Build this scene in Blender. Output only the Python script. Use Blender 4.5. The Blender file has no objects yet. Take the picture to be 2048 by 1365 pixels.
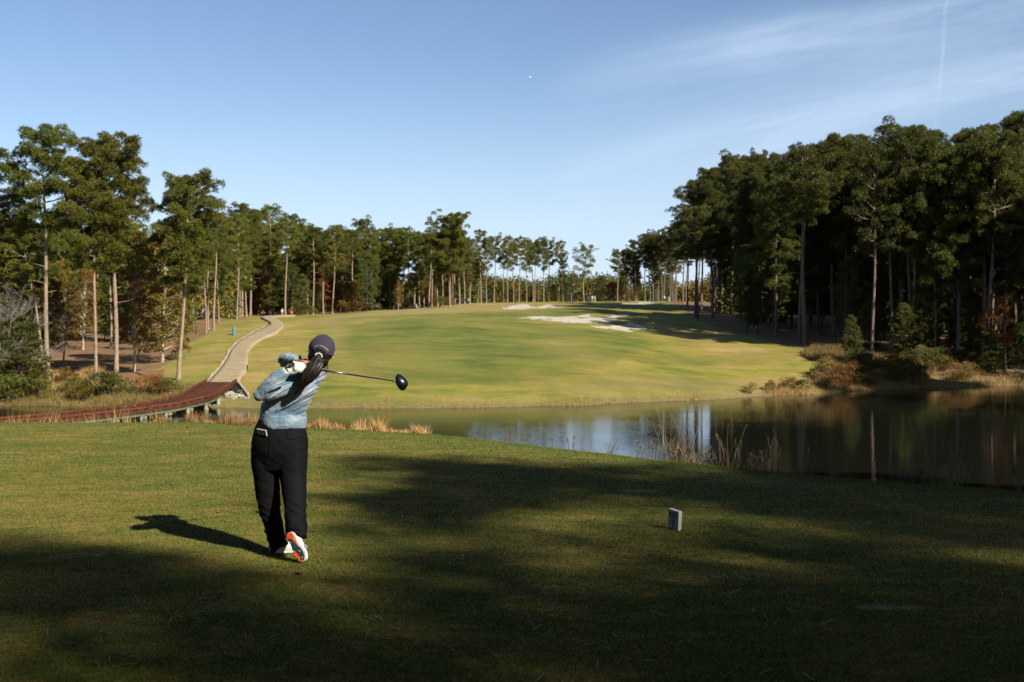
import bpy, bmesh, math, random
import numpy as np
from mathutils import Vector, Matrix, Quaternion

# ------------------------------------------------------------------ camera, sky, sun, exposure
R_ = math.radians
scene = bpy.context.scene
col = scene.collection
FPX = 40.0 / 36.0 * 2048.0          # focal length in pixels of the 2048 px wide photograph
CAMZ = 1.736
PITCH = math.atan(47.5 / FPX)
cam_data = bpy.data.cameras.new("camera")
cam_data.lens = 40.0
cam_data.sensor_width = 36.0
cam_data.clip_start = 0.1
cam_data.clip_end = 6000
cam_data.dof.use_dof = True
cam_data.dof.focus_distance = 8.3
cam_data.dof.aperture_fstop = 5.0
cam = bpy.data.objects.new("camera", cam_data)
col.objects.link(cam)
cam.location = (0, 0, CAMZ)
cam.rotation_euler = (math.pi / 2 - PITCH, 0, 0)
scene.camera = cam

SUN_EL, SUN_AZ = R_(34.0), R_(133.0)    # azimuth clockwise from +Y
SUNV = np.array([math.sin(SUN_AZ) * math.cos(SUN_EL), math.cos(SUN_AZ) * math.cos(SUN_EL), math.sin(SUN_EL)])
sun_data = bpy.data.lights.new("sun", 'SUN')
sun_data.energy = 5.0
sun_data.angle = R_(0.7)
sun_data.color = (1.0, 0.93, 0.80)
sun = bpy.data.objects.new("sun", sun_data)
col.objects.link(sun)
sun.rotation_euler = Vector(SUNV).to_track_quat('Z', 'Y').to_euler()
sun.location = (40, -40, 60)

world = bpy.data.worlds.new("World")
scene.world = world
world.use_nodes = True
scene.view_settings.view_transform = 'Standard'
scene.view_settings.look = 'None'
scene.view_settings.exposure = 1.3
scene.view_settings.gamma = 1.0
scene.cycles.max_bounces = 6
scene.cycles.transparent_max_bounces = 8
SKY_STRENGTH = 0.055


def build_world():
    nt = world.node_tree
    N, L = nt.nodes, nt.links
    N.clear()
    out = N.new('ShaderNodeOutputWorld')
    bg = N.new('ShaderNodeBackground')
    bg.inputs['Strength'].default_value = SKY_STRENGTH
    sky = N.new('ShaderNodeTexSky')
    sky.sky_type = 'NISHITA'
    sky.sun_disc = False
    sky.sun_elevation = SUN_EL
    sky.sun_rotation = SUN_AZ
    sky.altitude = 50
    sky.air_density = 0.85
    sky.dust_density = 0.5
    sky.ozone_density = 2.4
    tc = N.new('ShaderNodeTexCoord')
    sep = N.new('ShaderNodeSeparateXYZ')
    L.new(tc.outputs['Generated'], sep.inputs[0])

    def m(op, a, b=None, c=None, clamp=False):
        n = N.new('ShaderNodeMath')
        n.operation = op
        n.use_clamp = clamp
        for i, v in enumerate((a, b, c)):
            if v is None:
                continue
            if isinstance(v, (int, float)):
                n.inputs[i].default_value = v
            else:
                L.new(v, n.inputs[i])
        return n.outputs[0]
    y = m('MAXIMUM', sep.outputs['Y'], 0.02)
    u = m('DIVIDE', sep.outputs['X'], y)
    v = m('DIVIDE', sep.outputs['Z'], y)
    # cirrus plane rotated so that the streaks climb to the right
    ang = R_(11)
    up = m('ADD', m('MULTIPLY', u, math.cos(ang)), m('MULTIPLY', v, math.sin(ang)))
    vp = m('SUBTRACT', m('MULTIPLY', v, math.cos(ang)), m('MULTIPLY', u, math.sin(ang)))

    def noise(su, sv, off, detail=5, rough=0.55):
        cmb = N.new('ShaderNodeCombineXYZ')
        L.new(m('MULTIPLY', up, su), cmb.inputs[0])
        L.new(m('MULTIPLY', vp, sv), cmb.inputs[1])
        cmb.inputs[2].default_value = off
        n = N.new('ShaderNodeTexNoise')
        n.inputs['Scale'].default_value = 1.0
        n.inputs['Detail'].default_value = detail
        n.inputs['Roughness'].default_value = rough
        L.new(cmb.outputs[0], n.inputs['Vector'])
        return n.outputs['Fac']

    def bump(x, c, w):       # smooth bump exp(-((x-c)/w)^2)
        t = m('DIVIDE', m('SUBTRACT', x, c), w)
        return m('EXPONENT', m('MULTIPLY', m('MULTIPLY', t, t), -1.0))
    wob = m('MULTIPLY', m('SUBTRACT', noise(2.0, 3.0, 3.0), 0.5), 0.05)
    vw = m('ADD', vp, wob)
    n1 = m('MULTIPLY', m('SUBTRACT', noise(3.5, 26.0, 1.0, 8, 0.62), 0.30), 1.9, None, True)
    right = m('MULTIPLY', m('SUBTRACT', u, 0.02, None), 5.0, None, True)
    band1 = m('MULTIPLY', bump(vw, 0.195, 0.020), right)
    band2 = m('MULTIPLY', bump(vw, 0.118, 0.024), right)
    band3 = m('MULTIPLY', bump(vw, 0.160, 0.03), m('MULTIPLY', right, 0.35))
    veil = m('MULTIPLY', m('SUBTRACT', noise(1.2, 6.0, 9.0), 0.42), 1.1, None, True)
    dens = m('ADD', m('ADD', band1, band2), band3)
    dens = m('MULTIPLY', dens, m('ADD', m('MULTIPLY', n1, 0.9), 0.05))
    dens = m('ADD', dens, m('MULTIPLY', veil, m('MULTIPLY', bump(v, 0.10, 0.12), 0.35)))
    dens = m('MULTIPLY', dens, 0.95)
    # old contrail, nearly upright
    wob2 = m('MULTIPLY', m('SUBTRACT', noise(9.0, 9.0, 5.0), 0.5), 0.012)
    lean = m('ADD', m('ADD', u, wob2), m('MULTIPLY', v, -0.055))
    lean = m('ADD', lean, m('MULTIPLY', m('POWER', m('MAXIMUM', m('SUBTRACT', v, 0.27), 0.0), 1.2), -0.9))
    trail = m('MULTIPLY', bump(lean, 0.3625, 0.0016), bump(v, 0.24, 0.08))
    trail = m('MULTIPLY', trail, m('ADD', m('MULTIPLY', noise(40.0, 22.0, 7.0), 0.55), -0.12, None, True))
    dens = m('ADD', dens, trail, None, True)
    dens = m('ADD', dens, m('MULTIPLY', bump(v, 0.0, 0.12), 0.75), None, True)
    gate = m('GREATER_THAN', sep.outputs['Y'], 0.05)
    dens = m('MULTIPLY', dens, gate, None, True)
    mix = N.new('ShaderNodeMixRGB')
    mix.inputs[2].default_value = (5.2, 6.3, 7.9, 1)
    L.new(dens, mix.inputs[0])
    L.new(sky.outputs[0], mix.inputs[1])
    L.new(mix.outputs[0], bg.inputs[0])
    L.new(bg.outputs[0], out.inputs[0])


build_world()

# ------------------------------------------------------------------ projection helpers
CP, SP = math.cos(PITCH), math.sin(PITCH)


def P(px, py, Y):
    """world point seen at photo pixel (px, py) at depth Y"""
    zc = (682.5 - py) / FPX
    fy = CP + zc * SP
    fz = zc * CP - SP
    t = Y / fy
    return np.array([(px - 1024) / FPX * t, Y, CAMZ + fz * t])


def ray_slope(py):
    zc = (682.5 - py) / FPX
    return (zc * CP - SP) / (CP + zc * SP)


# ------------------------------------------------------------------ vector noise (numpy)
def _h(ix, iy, iz, s):
    n = (ix * 374761393 + iy * 668265263 + iz * 2147483647 + s * 974634777) & 0xffffffff
    n = ((n ^ (n >> 13)) * 1274126177) & 0xffffffff
    n = n ^ (n >> 16)
    return (n & 0xffff) / 65535.0


def vnoise(x, y, z=0.0, seed=0):
    x, y, z = np.broadcast_arrays(np.asarray(x, float), np.asarray(y, float), np.asarray(z, float))
    ix, iy, iz = np.floor(x).astype(np.int64), np.floor(y).astype(np.int64), np.floor(z).astype(np.int64)
    fx, fy, fz = x - ix, y - iy, z - iz
    fx, fy, fz = fx * fx * (3 - 2 * fx), fy * fy * (3 - 2 * fy), fz * fz * (3 - 2 * fz)
    r = 0
    for a in (0, 1):
        for b in (0, 1):
            for c in (0, 1):
                w = (fx if a else 1 - fx) * (fy if b else 1 - fy) * (fz if c else 1 - fz)
                r = r + w * _h(ix + a, iy + b, iz + c, seed)
    return r * 2 - 1


def fbm(x, y, z=0.0, seed=0, oct=3):
    r, a = 0, 1.0
    for i in range(oct):
        r = r + a * vnoise(np.asarray(x) * 2 ** i, np.asarray(y) * 2 ** i, np.asarray(z) * 2 ** i, seed + i)
        a *= 0.5
    return r


# ------------------------------------------------------------------ object helpers
def raw_mesh(name, V, F, smooth=False, mats=(), fmat=None):
    """V (n,3), F (m,k) array with constant k"""
    V = np.ascontiguousarray(V, dtype=np.float32)
    F = np.ascontiguousarray(F, dtype=np.int32)
    me = bpy.data.meshes.new(name)
    k = F.shape[1]
    me.vertices.add(len(V))
    me.vertices.foreach_set('co', V.ravel())
    me.loops.add(F.size)
    me.loops.foreach_set('vertex_index', F.ravel())
    me.polygons.add(len(F))
    me.polygons.foreach_set('loop_start', np.arange(0, F.size, k, dtype=np.int32))
    me.polygons.foreach_set('loop_total', np.full(len(F), k, dtype=np.int32))
    for mt in mats:
        me.materials.append(mt)
    if fmat is not None:
        me.polygons.foreach_set('material_index', np.asarray(fmat, dtype=np.int32))
    me.polygons.foreach_set('use_smooth', np.full(len(F), smooth, dtype=bool))
    me.update(calc_edges=True)
    me.validate()
    return me


def link(name, data, parent=None, loc=None):
    o = bpy.data.objects.new(name, data)
    col.objects.link(o)
    if parent is not None:
        o.parent = parent
    if loc is not None:
        o.location = loc
    return o


def tag(o, label=None, cat=None, group=None, kind=None):
    if label:
        o['label'] = label
    if cat:
        o['category'] = cat
    if group:
        o['group'] = group
    if kind:
        o['kind'] = kind
    return o


def thing(name, label, cat, loc=(0, 0, 0), rz=0.0, group=None):
    o = bpy.data.objects.new(name, None)
    col.objects.link(o)
    o.location = loc
    o.rotation_euler = (0, 0, rz)
    o.empty_display_size = 0.3
    return tag(o, label, cat, group)


def dup(root, loc, rz=0.0, scale=None, label=None, group=None, tilt=(0, 0)):
    r = root.copy()
    col.objects.link(r)
    r.location = loc
    r.rotation_euler = (tilt[0], tilt[1], rz)
    if scale is not None:
        r.scale = scale
    if label:
        r['label'] = label
    if group:
        r['group'] = group
    elif 'group' in r.keys():
        del r['group']
    for ch in root.children:
        c = ch.copy()
        col.objects.link(c)
        c.parent = r
        for g in ch.children:
            d = g.copy()
            col.objects.link(d)
            d.parent = c
    return r


class MB:
    """collects quads / tris and builds one mesh"""

    def __init__(s):
        s.v, s.f, s.n, s.m = [], [], 0, []

    def add(s, V, F, mi=0):
        V = np.asarray(V, float)
        s.v.append(V)
        for f in F:
            s.f.append(tuple(int(i) + s.n for i in f))
            s.m.append(mi)
        s.n += len(V)
        return s

    def box(s, c, d, rz=0.0, M=None, mi=0):
        x, y, z = [k / 2 for k in d]
        V = np.array([(-x, -y, -z), (x, -y, -z), (x, y, -z), (-x, y, -z), (-x, -y, z), (x, -y, z), (x, y, z), (-x, y, z)])
        if M is not None:
            V = V @ np.array(M).T
        elif rz:
            cr, sr = math.cos(rz), math.sin(rz)
            V = np.stack([V[:, 0] * cr - V[:, 1] * sr, V[:, 0] * sr + V[:, 1] * cr, V[:, 2]], 1)
        return s.add(V + np.array(c), [(0, 3, 2, 1), (4, 5, 6, 7), (0, 1, 5, 4), (1, 2, 6, 5), (2, 3, 7, 6), (3, 0, 4, 7)], mi)

    def tube(s, pts, rad, sides=8, cap=True, mi=0):
        V, F = tube(pts, rad, sides)
        F = [tuple(q) for q in F]
        n = len(pts)
        if cap:
            F.append(tuple(range(sides))[::-1])
            F.append(tuple((n - 1) * sides + i for i in range(sides)))
        return s.add(V, F, mi)

    def ball(s, c, r, seg=14, rings=9, M=None, mi=0):
        V, F = [], []
        for i in range(rings + 1):
            th = math.pi * i / rings
            for j in range(seg):
                ph = 2 * math.pi * j / seg
                V.append((math.sin(th) * math.cos(ph), math.sin(th) * math.sin(ph), math.cos(th)))
        for i in range(rings):
            for j in range(seg):
                a, b = i * seg + j, i * seg + (j + 1) % seg
                F.append((a, a + seg, b + seg, b))
        V = np.array(V) * np.asarray(r)
        if M is not None:
            V = V @ np.array(M).T
        return s.add(V + np.asarray(c), F, mi)

    def mesh(s, name, mats=(), smooth=False, origin=(0, 0, 0)):
        me = bpy.data.meshes.new(name)
        V = np.concatenate(s.v) - np.asarray(origin)
        me.from_pydata([tuple(v) for v in V], [], s.f)
        for mt in mats:
            me.materials.append(mt)
        me.polygons.foreach_set('material_index', s.m)
        me.polygons.foreach_set('use_smooth', [smooth] * len(me.polygons))
        me.validate()
        me.update()
        return me

    def build(s, name, mats, parent=None, smooth=False, origin=(0, 0, 0), bevel=0):
        if not isinstance(mats, (list, tuple)):
            mats = [mats]
        o = link(name, s.mesh(name, mats, smooth, origin), parent)
        if bevel:
            b = o.modifiers.new('bevel', 'BEVEL')
            b.width = bevel
            b.segments = 2
            b.limit_method = 'ANGLE'
        return o


def tube(pts, rad, sides=6):
    pts = np.asarray(pts, float)
    n = len(pts)
    rad = np.broadcast_to(np.asarray(rad, float), (n,))
    T = np.gradient(pts, axis=0)
    T /= np.linalg.norm(T, axis=1)[:, None] + 1e-9
    ref = np.array([1.0, 0.13, 0.07]) if abs(T[0][0]) < 0.8 else np.array([0.1, 1.0, 0.2])
    A = np.cross(T, ref)
    A /= np.linalg.norm(A, axis=1)[:, None]
    B = np.cross(T, A)
    ang = np.arange(sides) * 2 * np.pi / sides
    V = pts[:, None, :] + rad[:, None, None] * (np.cos(ang)[None, :, None] * A[:, None, :] + np.sin(ang)[None, :, None] * B[:, None, :])
    V = V.reshape(-1, 3)
    i = np.arange(n - 1)[:, None] * sides
    j = np.arange(sides)[None, :]
    a = i + j
    b = i + (j + 1) % sides
    F = np.stack([a, b, b + sides, a + sides], -1).reshape(-1, 4)
    return V, F


# ------------------------------------------------------------------ materials
def new_mat(name):
    m = bpy.data.materials.new(name)
    m.use_nodes = True
    nt = m.node_tree
    b = nt.nodes['Principled BSDF']
    return m, nt, nt.nodes, nt.links, b


def c4(c):
    return (c[0], c[1], c[2], 1.0)


def nz(nt, scale, detail=4, rough=0.55, vec=None, dist=0.0):
    n = nt.nodes.new('ShaderNodeTexNoise')
    n.inputs['Scale'].default_value = scale
    n.inputs['Detail'].default_value = detail
    n.inputs['Roughness'].default_value = rough
    n.inputs['Distortion'].default_value = dist
    if vec is not None:
        nt.links.new(vec, n.inputs['Vector'])
    return n.outputs['Fac']


def ramp(nt, fac, stops):
    r = nt.nodes.new('ShaderNodeValToRGB')
    e = r.color_ramp.elements
    while len(e) > 1:
        e.remove(e[-1])
    e[0].position = stops[0][0]
    e[0].color = c4(stops[0][1]) if not isinstance(stops[0][1], (int, float)) else (stops[0][1],) * 3 + (1,)
    for p, c in stops[1:]:
        x = e.new(p)
        x.color = c4(c) if not isinstance(c, (int, float)) else (c, c, c, 1)
    nt.links.new(fac, r.inputs[0])
    return r.outputs[0]


def mixc(nt, fac, a, b, mode='MIX'):
    n = nt.nodes.new('ShaderNodeMixRGB')
    n.blend_type = mode
    for i, v in ((0, fac), (1, a), (2, b)):
        if isinstance(v, (int, float)):
            n.inputs[i].default_value = v
        elif isinstance(v, tuple):
            n.inputs[i].default_value = c4(v)
        else:
            nt.links.new(v, n.inputs[i])
    return n.outputs[0]


def math_(nt, op, a, b=None, clamp=False):
    n = nt.nodes.new('ShaderNodeMath')
    n.operation = op
    n.use_clamp = clamp
    for i, v in enumerate((a, b)):
        if v is None:
            continue
        if isinstance(v, (int, float)):
            n.inputs[i].default_value = v
        else:
            nt.links.new(v, n.inputs[i])
    return n.outputs[0]


def pos(nt, scale=(1, 1, 1), rot=(0, 0, 0), kind='pos'):
    if kind == 'pos':
        g = nt.nodes.new('ShaderNodeNewGeometry').outputs['Position']
    else:
        g = nt.nodes.new('ShaderNodeTexCoord').outputs['Object']
    mp = nt.nodes.new('ShaderNodeMapping')
    mp.inputs['Scale'].default_value = scale
    mp.inputs['Rotation'].default_value = rot
    nt.links.new(g, mp.inputs['Vector'])
    return mp.outputs[0]


def bumpn(nt, h, b, strength=0.3, dist=0.02):
    n = nt.nodes.new('ShaderNodeBump')
    n.inputs['Strength'].default_value = strength
    n.inputs['Distance'].default_value = dist
    nt.links.new(h, n.inputs['Height'])
    nt.links.new(n.outputs[0], b.inputs['Normal'])
    return n


def simple(name, c, rough=0.6, spec=0.3, metal=0.0, var=0.12, scale=40.0, bump=0.0, bdist=0.003, coat=0.0, sheen=0.0):
    m, nt, N, L, b = new_mat(name)
    v = pos(nt, kind='obj')
    f = nz(nt, scale, 4, 0.6, v)
    lo = tuple(max(0, k * (1 - var)) for k in c)
    hi = tuple(min(1, k * (1 + var)) for k in c)
    L.new(ramp(nt, f, [(0.3, lo), (0.7, hi)]), b.inputs['Base Color'])
    b.inputs['Roughness'].default_value = rough
    b.inputs['Specular IOR Level'].default_value = spec
    b.inputs['Metallic'].default_value = metal
    b.inputs['Coat Weight'].default_value = coat
    if sheen:
        b.inputs['Sheen Weight'].default_value = sheen
    if bump:
        bumpn(nt, f, b, bump, bdist)
    return m


def foliage(name, ca, cb, cc=None, trans=0.3, scale=0.5, hue=0.03, rough=0.55, spec=0.25):
    m, nt, N, L, b = new_mat(name)
    f = nz(nt, scale, 3, 0.6, pos(nt, kind='obj'))
    stops = [(0.32, ca), (0.68, cb)] if cc is None else [(0.28, ca), (0.5, cb), (0.72, cc)]
    c = ramp(nt, f, stops)
    oi = N.new('ShaderNodeObjectInfo')
    hsv = N.new('ShaderNodeHueSaturation')
    mr = N.new('ShaderNodeMapRange')
    mr.inputs['To Min'].default_value = 0.5 - hue
    mr.inputs['To Max'].default_value = 0.5 + hue
    L.new(oi.outputs['Random'], mr.inputs['Value'])
    L.new(mr.outputs[0], hsv.inputs['Hue'])
    r2 = math_(nt, 'FRACT', math_(nt, 'MULTIPLY', oi.outputs['Random'], 7.13))
    mr2 = N.new('ShaderNodeMapRange')
    mr2.inputs['To Min'].default_value = 0.72
    mr2.inputs['To Max'].default_value = 1.25
    L.new(r2, mr2.inputs['Value'])
    L.new(mr2.outputs[0], hsv.inputs['Value'])
    L.new(c, hsv.inputs['Color'])
    L.new(hsv.outputs[0], b.inputs['Base Color'])
    b.inputs['Roughness'].default_value = rough
    b.inputs['Specular IOR Level'].default_value = spec
    tr = N.new('ShaderNodeBsdfTranslucent')
    L.new(hsv.outputs[0], tr.inputs['Color'])
    mx = N.new('ShaderNodeMixShader')
    mx.inputs[0].default_value = trans
    L.new(b.outputs[0], mx.inputs[1])
    L.new(tr.outputs[0], mx.inputs[2])
    L.new(mx.outputs[0], N['Material Output'].inputs['Surface'])
    return m


def bark(name, ca, cb, scale=6.0):
    m, nt, N, L, b = new_mat(name)
    v = pos(nt, (1, 1, 0.25), kind='obj')
    vo = N.new('ShaderNodeTexVoronoi')
    vo.inputs['Scale'].default_value = scale * 1.6
    L.new(v, vo.inputs['Vector'])
    f = nz(nt, scale, 6, 0.65, v)
    big = nz(nt, 0.7, 3, 0.5, pos(nt, kind='obj'))
    c = ramp(nt, f, [(0.3, ca), (0.65, cb)])
    c = mixc(nt, math_(nt, 'MULTIPLY', big, 0.55), c, tuple(k * 0.45 for k in ca))
    L.new(c, b.inputs['Base Color'])
    b.inputs['Roughness'].default_value = 0.9
    b.inputs['Specular IOR Level'].default_value = 0.1
    h = math_(nt, 'ADD', f, vo.outputs['Distance'])
    bumpn(nt, h, b, 0.8, 0.05)
    return m

# ------------------------------------------------------------------ terrain
WZ = -5.80                 # water level (world); the tee is z = 0
EDGE = np.array([(-900, 846), (0, 848), (400, 848), (560, 857), (700, 862), (850, 870), (1000, 885), (1150, 905),
                 (1300, 925), (1500, 945), (1700, 962), (2040, 988), (2400, 1012), (3200, 1050)], float)
EDGE_Y = np.array([CAMZ / -ray_slope(y) for y in EDGE[:, 1]])
# far shore profiles: photo column -> (depth, height relative to the camera)
COLS = [
    (-400, [(97, -7.54), (101, -6.9), (108, -6.2), (120, -5.2), (150, -3.6), (200, -1.5), (300, 0.6)]),
    (100, [(97, -7.54), (101, -6.75), (107, -6.2), (120, -5.0), (150, -3.4), (200, -1.5), (300, 0.6)]),
    (250, [(96, -7.54), (99, -6.8), (104, -6.0), (118, -5.0), (145, -3.5), (200, -1.3), (300, 0.8)]),
    (430, [(95, -7.54), (98, -6.7), (102, -5.9), (120, -4.1), (142, -2.1), (172, -0.8), (240, 0.2), (300, 1.0)]),
    (560, [(94, -7.54), (97, -6.9), (101, -6.0), (120, -3.95), (142, -2.0), (172, -0.65), (240, 0.25), (300, 1.2)]),
    (830, [(94, -7.54), (96, -7.05), (106, -5.6), (122, -3.5), (146, -1.1), (170, -0.2), (205, 0.5), (250, 1.5), (275, 2.2), (310, 2.6)]),
    (950, [(95, -7.54), (97, -7.05), (106, -5.6), (122, -3.5), (146, -1.0), (168, -0.1), (205, 0.8), (250, 2.1), (275, 3.1), (300, 3.7), (330, 3.9)]),
    (1150, [(97, -7.54), (99, -7.0), (108, -5.6), (124, -3.6), (148, -1.2), (170, -0.3), (205, 0.7), (250, 2.2), (280, 3.5), (300, 4.1), (340, 4.3)]),
    (1400, [(103, -7.54), (106, -6.9), (118, -5.6), (134, -4.3), (158, -2.6), (182, -1.1), (210, 0.3), (250, 2.1), (290, 3.9), (320, 4.3), (340, 4.3)]),
    (1600, [(110, -7.54), (114, -6.85), (126, -5.4), (150, -3.5), (200, -0.9), (250, 1.5), (300, 3.0), (340, 3.4)]),
    (1900, [(122, -7.54), (127, -6.7), (140, -5.0), (160, -3.4), (200, -1.2), (300, 2.0)]),
    (2100, [(127, -7.54), (132, -6.7), (145, -5.0), (165, -3.4), (200, -1.2), (300, 2.0)]),
    (2500, [(84, -7.54), (90, -6.4), (100, -5.0), (130, -4.0), (200, -1.2), (300, 2.0)]),
    (3300, [(50, -7.54), (56, -6.0), (66, -5.0), (100, -4.5), (200, -2), (300, 1)]),
]


def px_of(X, Y):
    return 1024 + FPX * np.asarray(X) / np.maximum(Y, 8.0)


def far_profile(px, Y):
    px = np.clip(px, COLS[0][0], COLS[-1][0])
    xs = np.array([c[0] for c in COLS], float)
    st = []
    for c in COLS:
        a = np.array(c[1])
        ya = np.concatenate([[a[0, 0] - 40, ], a[:, 0], [420, 700, 3500]])
        za = np.concatenate([[a[0, 1] - 14.0], a[:, 1], [a[-1, 1] + 0.3, a[-1, 1] - 3, a[-1, 1] - 8]])
        st.append(np.interp(Y, ya, za))
    st = np.array(st)
    k = np.clip(np.searchsorted(xs, px, side='right') - 1, 0, len(xs) - 2)
    t = (px - xs[k]) / (xs[k + 1] - xs[k])
    t = t * t * (3 - 2 * t) * 0.5 + t * 0.5
    idx = np.arange(st.shape[1])
    return st[k, idx] * (1 - t) + st[k + 1, idx] * t + CAMZ


def terrain(X, Y):
    X = np.atleast_1d(np.asarray(X, float)).ravel()
    Y = np.atleast_1d(np.asarray(Y, float)).ravel()
    px = px_of(X, Y)
    ye = np.interp(px, EDGE[:, 0], EDGE_Y)
    d = np.maximum(Y - ye, 0)
    tee = -(np.sqrt(d * d + 0.5) - 0.707) * 0.45
    tee = tee + 0.012 * fbm(X * 0.5, Y * 0.5, 0, 3, 2) * (Y < 25)
    # keep the silhouette of the tee where it was measured
    tee = np.maximum(tee, -7.2)
    far = far_profile(px, Y)
    far = np.maximum(far, -7.2)
    # gentle mounding of the fairway
    und = 0.16 * fbm(X * 0.05, Y * 0.028, 0, 11, 3) * np.clip((far - WZ) / 1.5, 0, 1) * (Y > 80)
    lip = 0.10 * fbm(X * 0.35, Y * 0.35, 0, 17, 2) * np.clip((far - WZ + 0.6) / 0.6, 0, 1) * (Y > 80)
    far = far + und + lip
    w = np.clip((Y - 40) / 6.0, 0, 1)
    z = tee * (1 - w) + far * w
    return z


def zt(x, y):
    return float(terrain([x], [y])[0])


def ground(px, py, y0=60.0, y1=420.0):
    """where the view ray through a photo pixel meets the far ground"""
    Ys = np.linspace(y0, y1, 1500)
    s = ray_slope(py)
    zr = CAMZ + s * Ys
    X = (px - 1024) / FPX * Ys / (CP + (682.5 - py) / FPX * SP)
    zg = np.maximum(terrain(X, Ys), WZ)
    hit = np.nonzero(zg >= zr)[0]
    hit = hit[hit > 0]
    i = hit[0] if len(hit) else len(Ys) - 1
    return np.array([X[i], Ys[i], zg[i]])


def in_poly(px, py, poly):
    poly = np.asarray(poly, float)
    inside = np.zeros(px.shape, bool)
    j = len(poly) - 1
    for i in range(len(poly)):
        xi, yi = poly[i]
        xj, yj = poly[j]
        c = ((yi > py) != (yj > py)) & (px < (xj - xi) * (py - yi) / (yj - yi + 1e-9) + xi)
        inside ^= c
        j = i
    return inside


def world_poly(pts):
    return np.array([ground(a, b)[:2] for a, b in pts])


# bunkers, outlined on the photograph and carried to where they lie on the slope
BUNKERS = [
    ('long pale sand bunker with a ragged lip on the near side of the green', [(1030, 636), (1080, 631), (1120, 633), (1150, 631), (1192, 626), (1172, 633), (1150, 636), (1195, 634), (1225, 629), (1272, 626), (1250, 633), (1225, 640), (1190, 643), (1140, 643), (1070, 640), (1100, 638)]),
    ('shaded sand bunker nearest the camera below the long one', [(1172, 652), (1215, 647), (1250, 644), (1290, 650), (1312, 648), (1290, 655), (1250, 658), (1205, 657)]),
    ('bright white bunker face on the shoulder left of the green', [(1003, 617), (1022, 612), (1060, 611), (1068, 614), (1062, 618), (1020, 619)]),
    ('small bright bunker beside the shoulder bunker left of the green', [(1066, 617), (1082, 611), (1106, 611), (1112, 613), (1130, 612), (1126, 615), (1105, 616), (1085, 618)]),
    ('thin sand bunker at the right edge of the green', [(1233, 608), (1245, 605.5), (1268, 606), (1268, 608.5), (1250, 609)]),
    ('bright sand bunker right of the green under the trees', [(1270, 607.5), (1275, 604.5), (1295, 604), (1310, 605), (1300, 608), (1280, 609)]),
]


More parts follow.
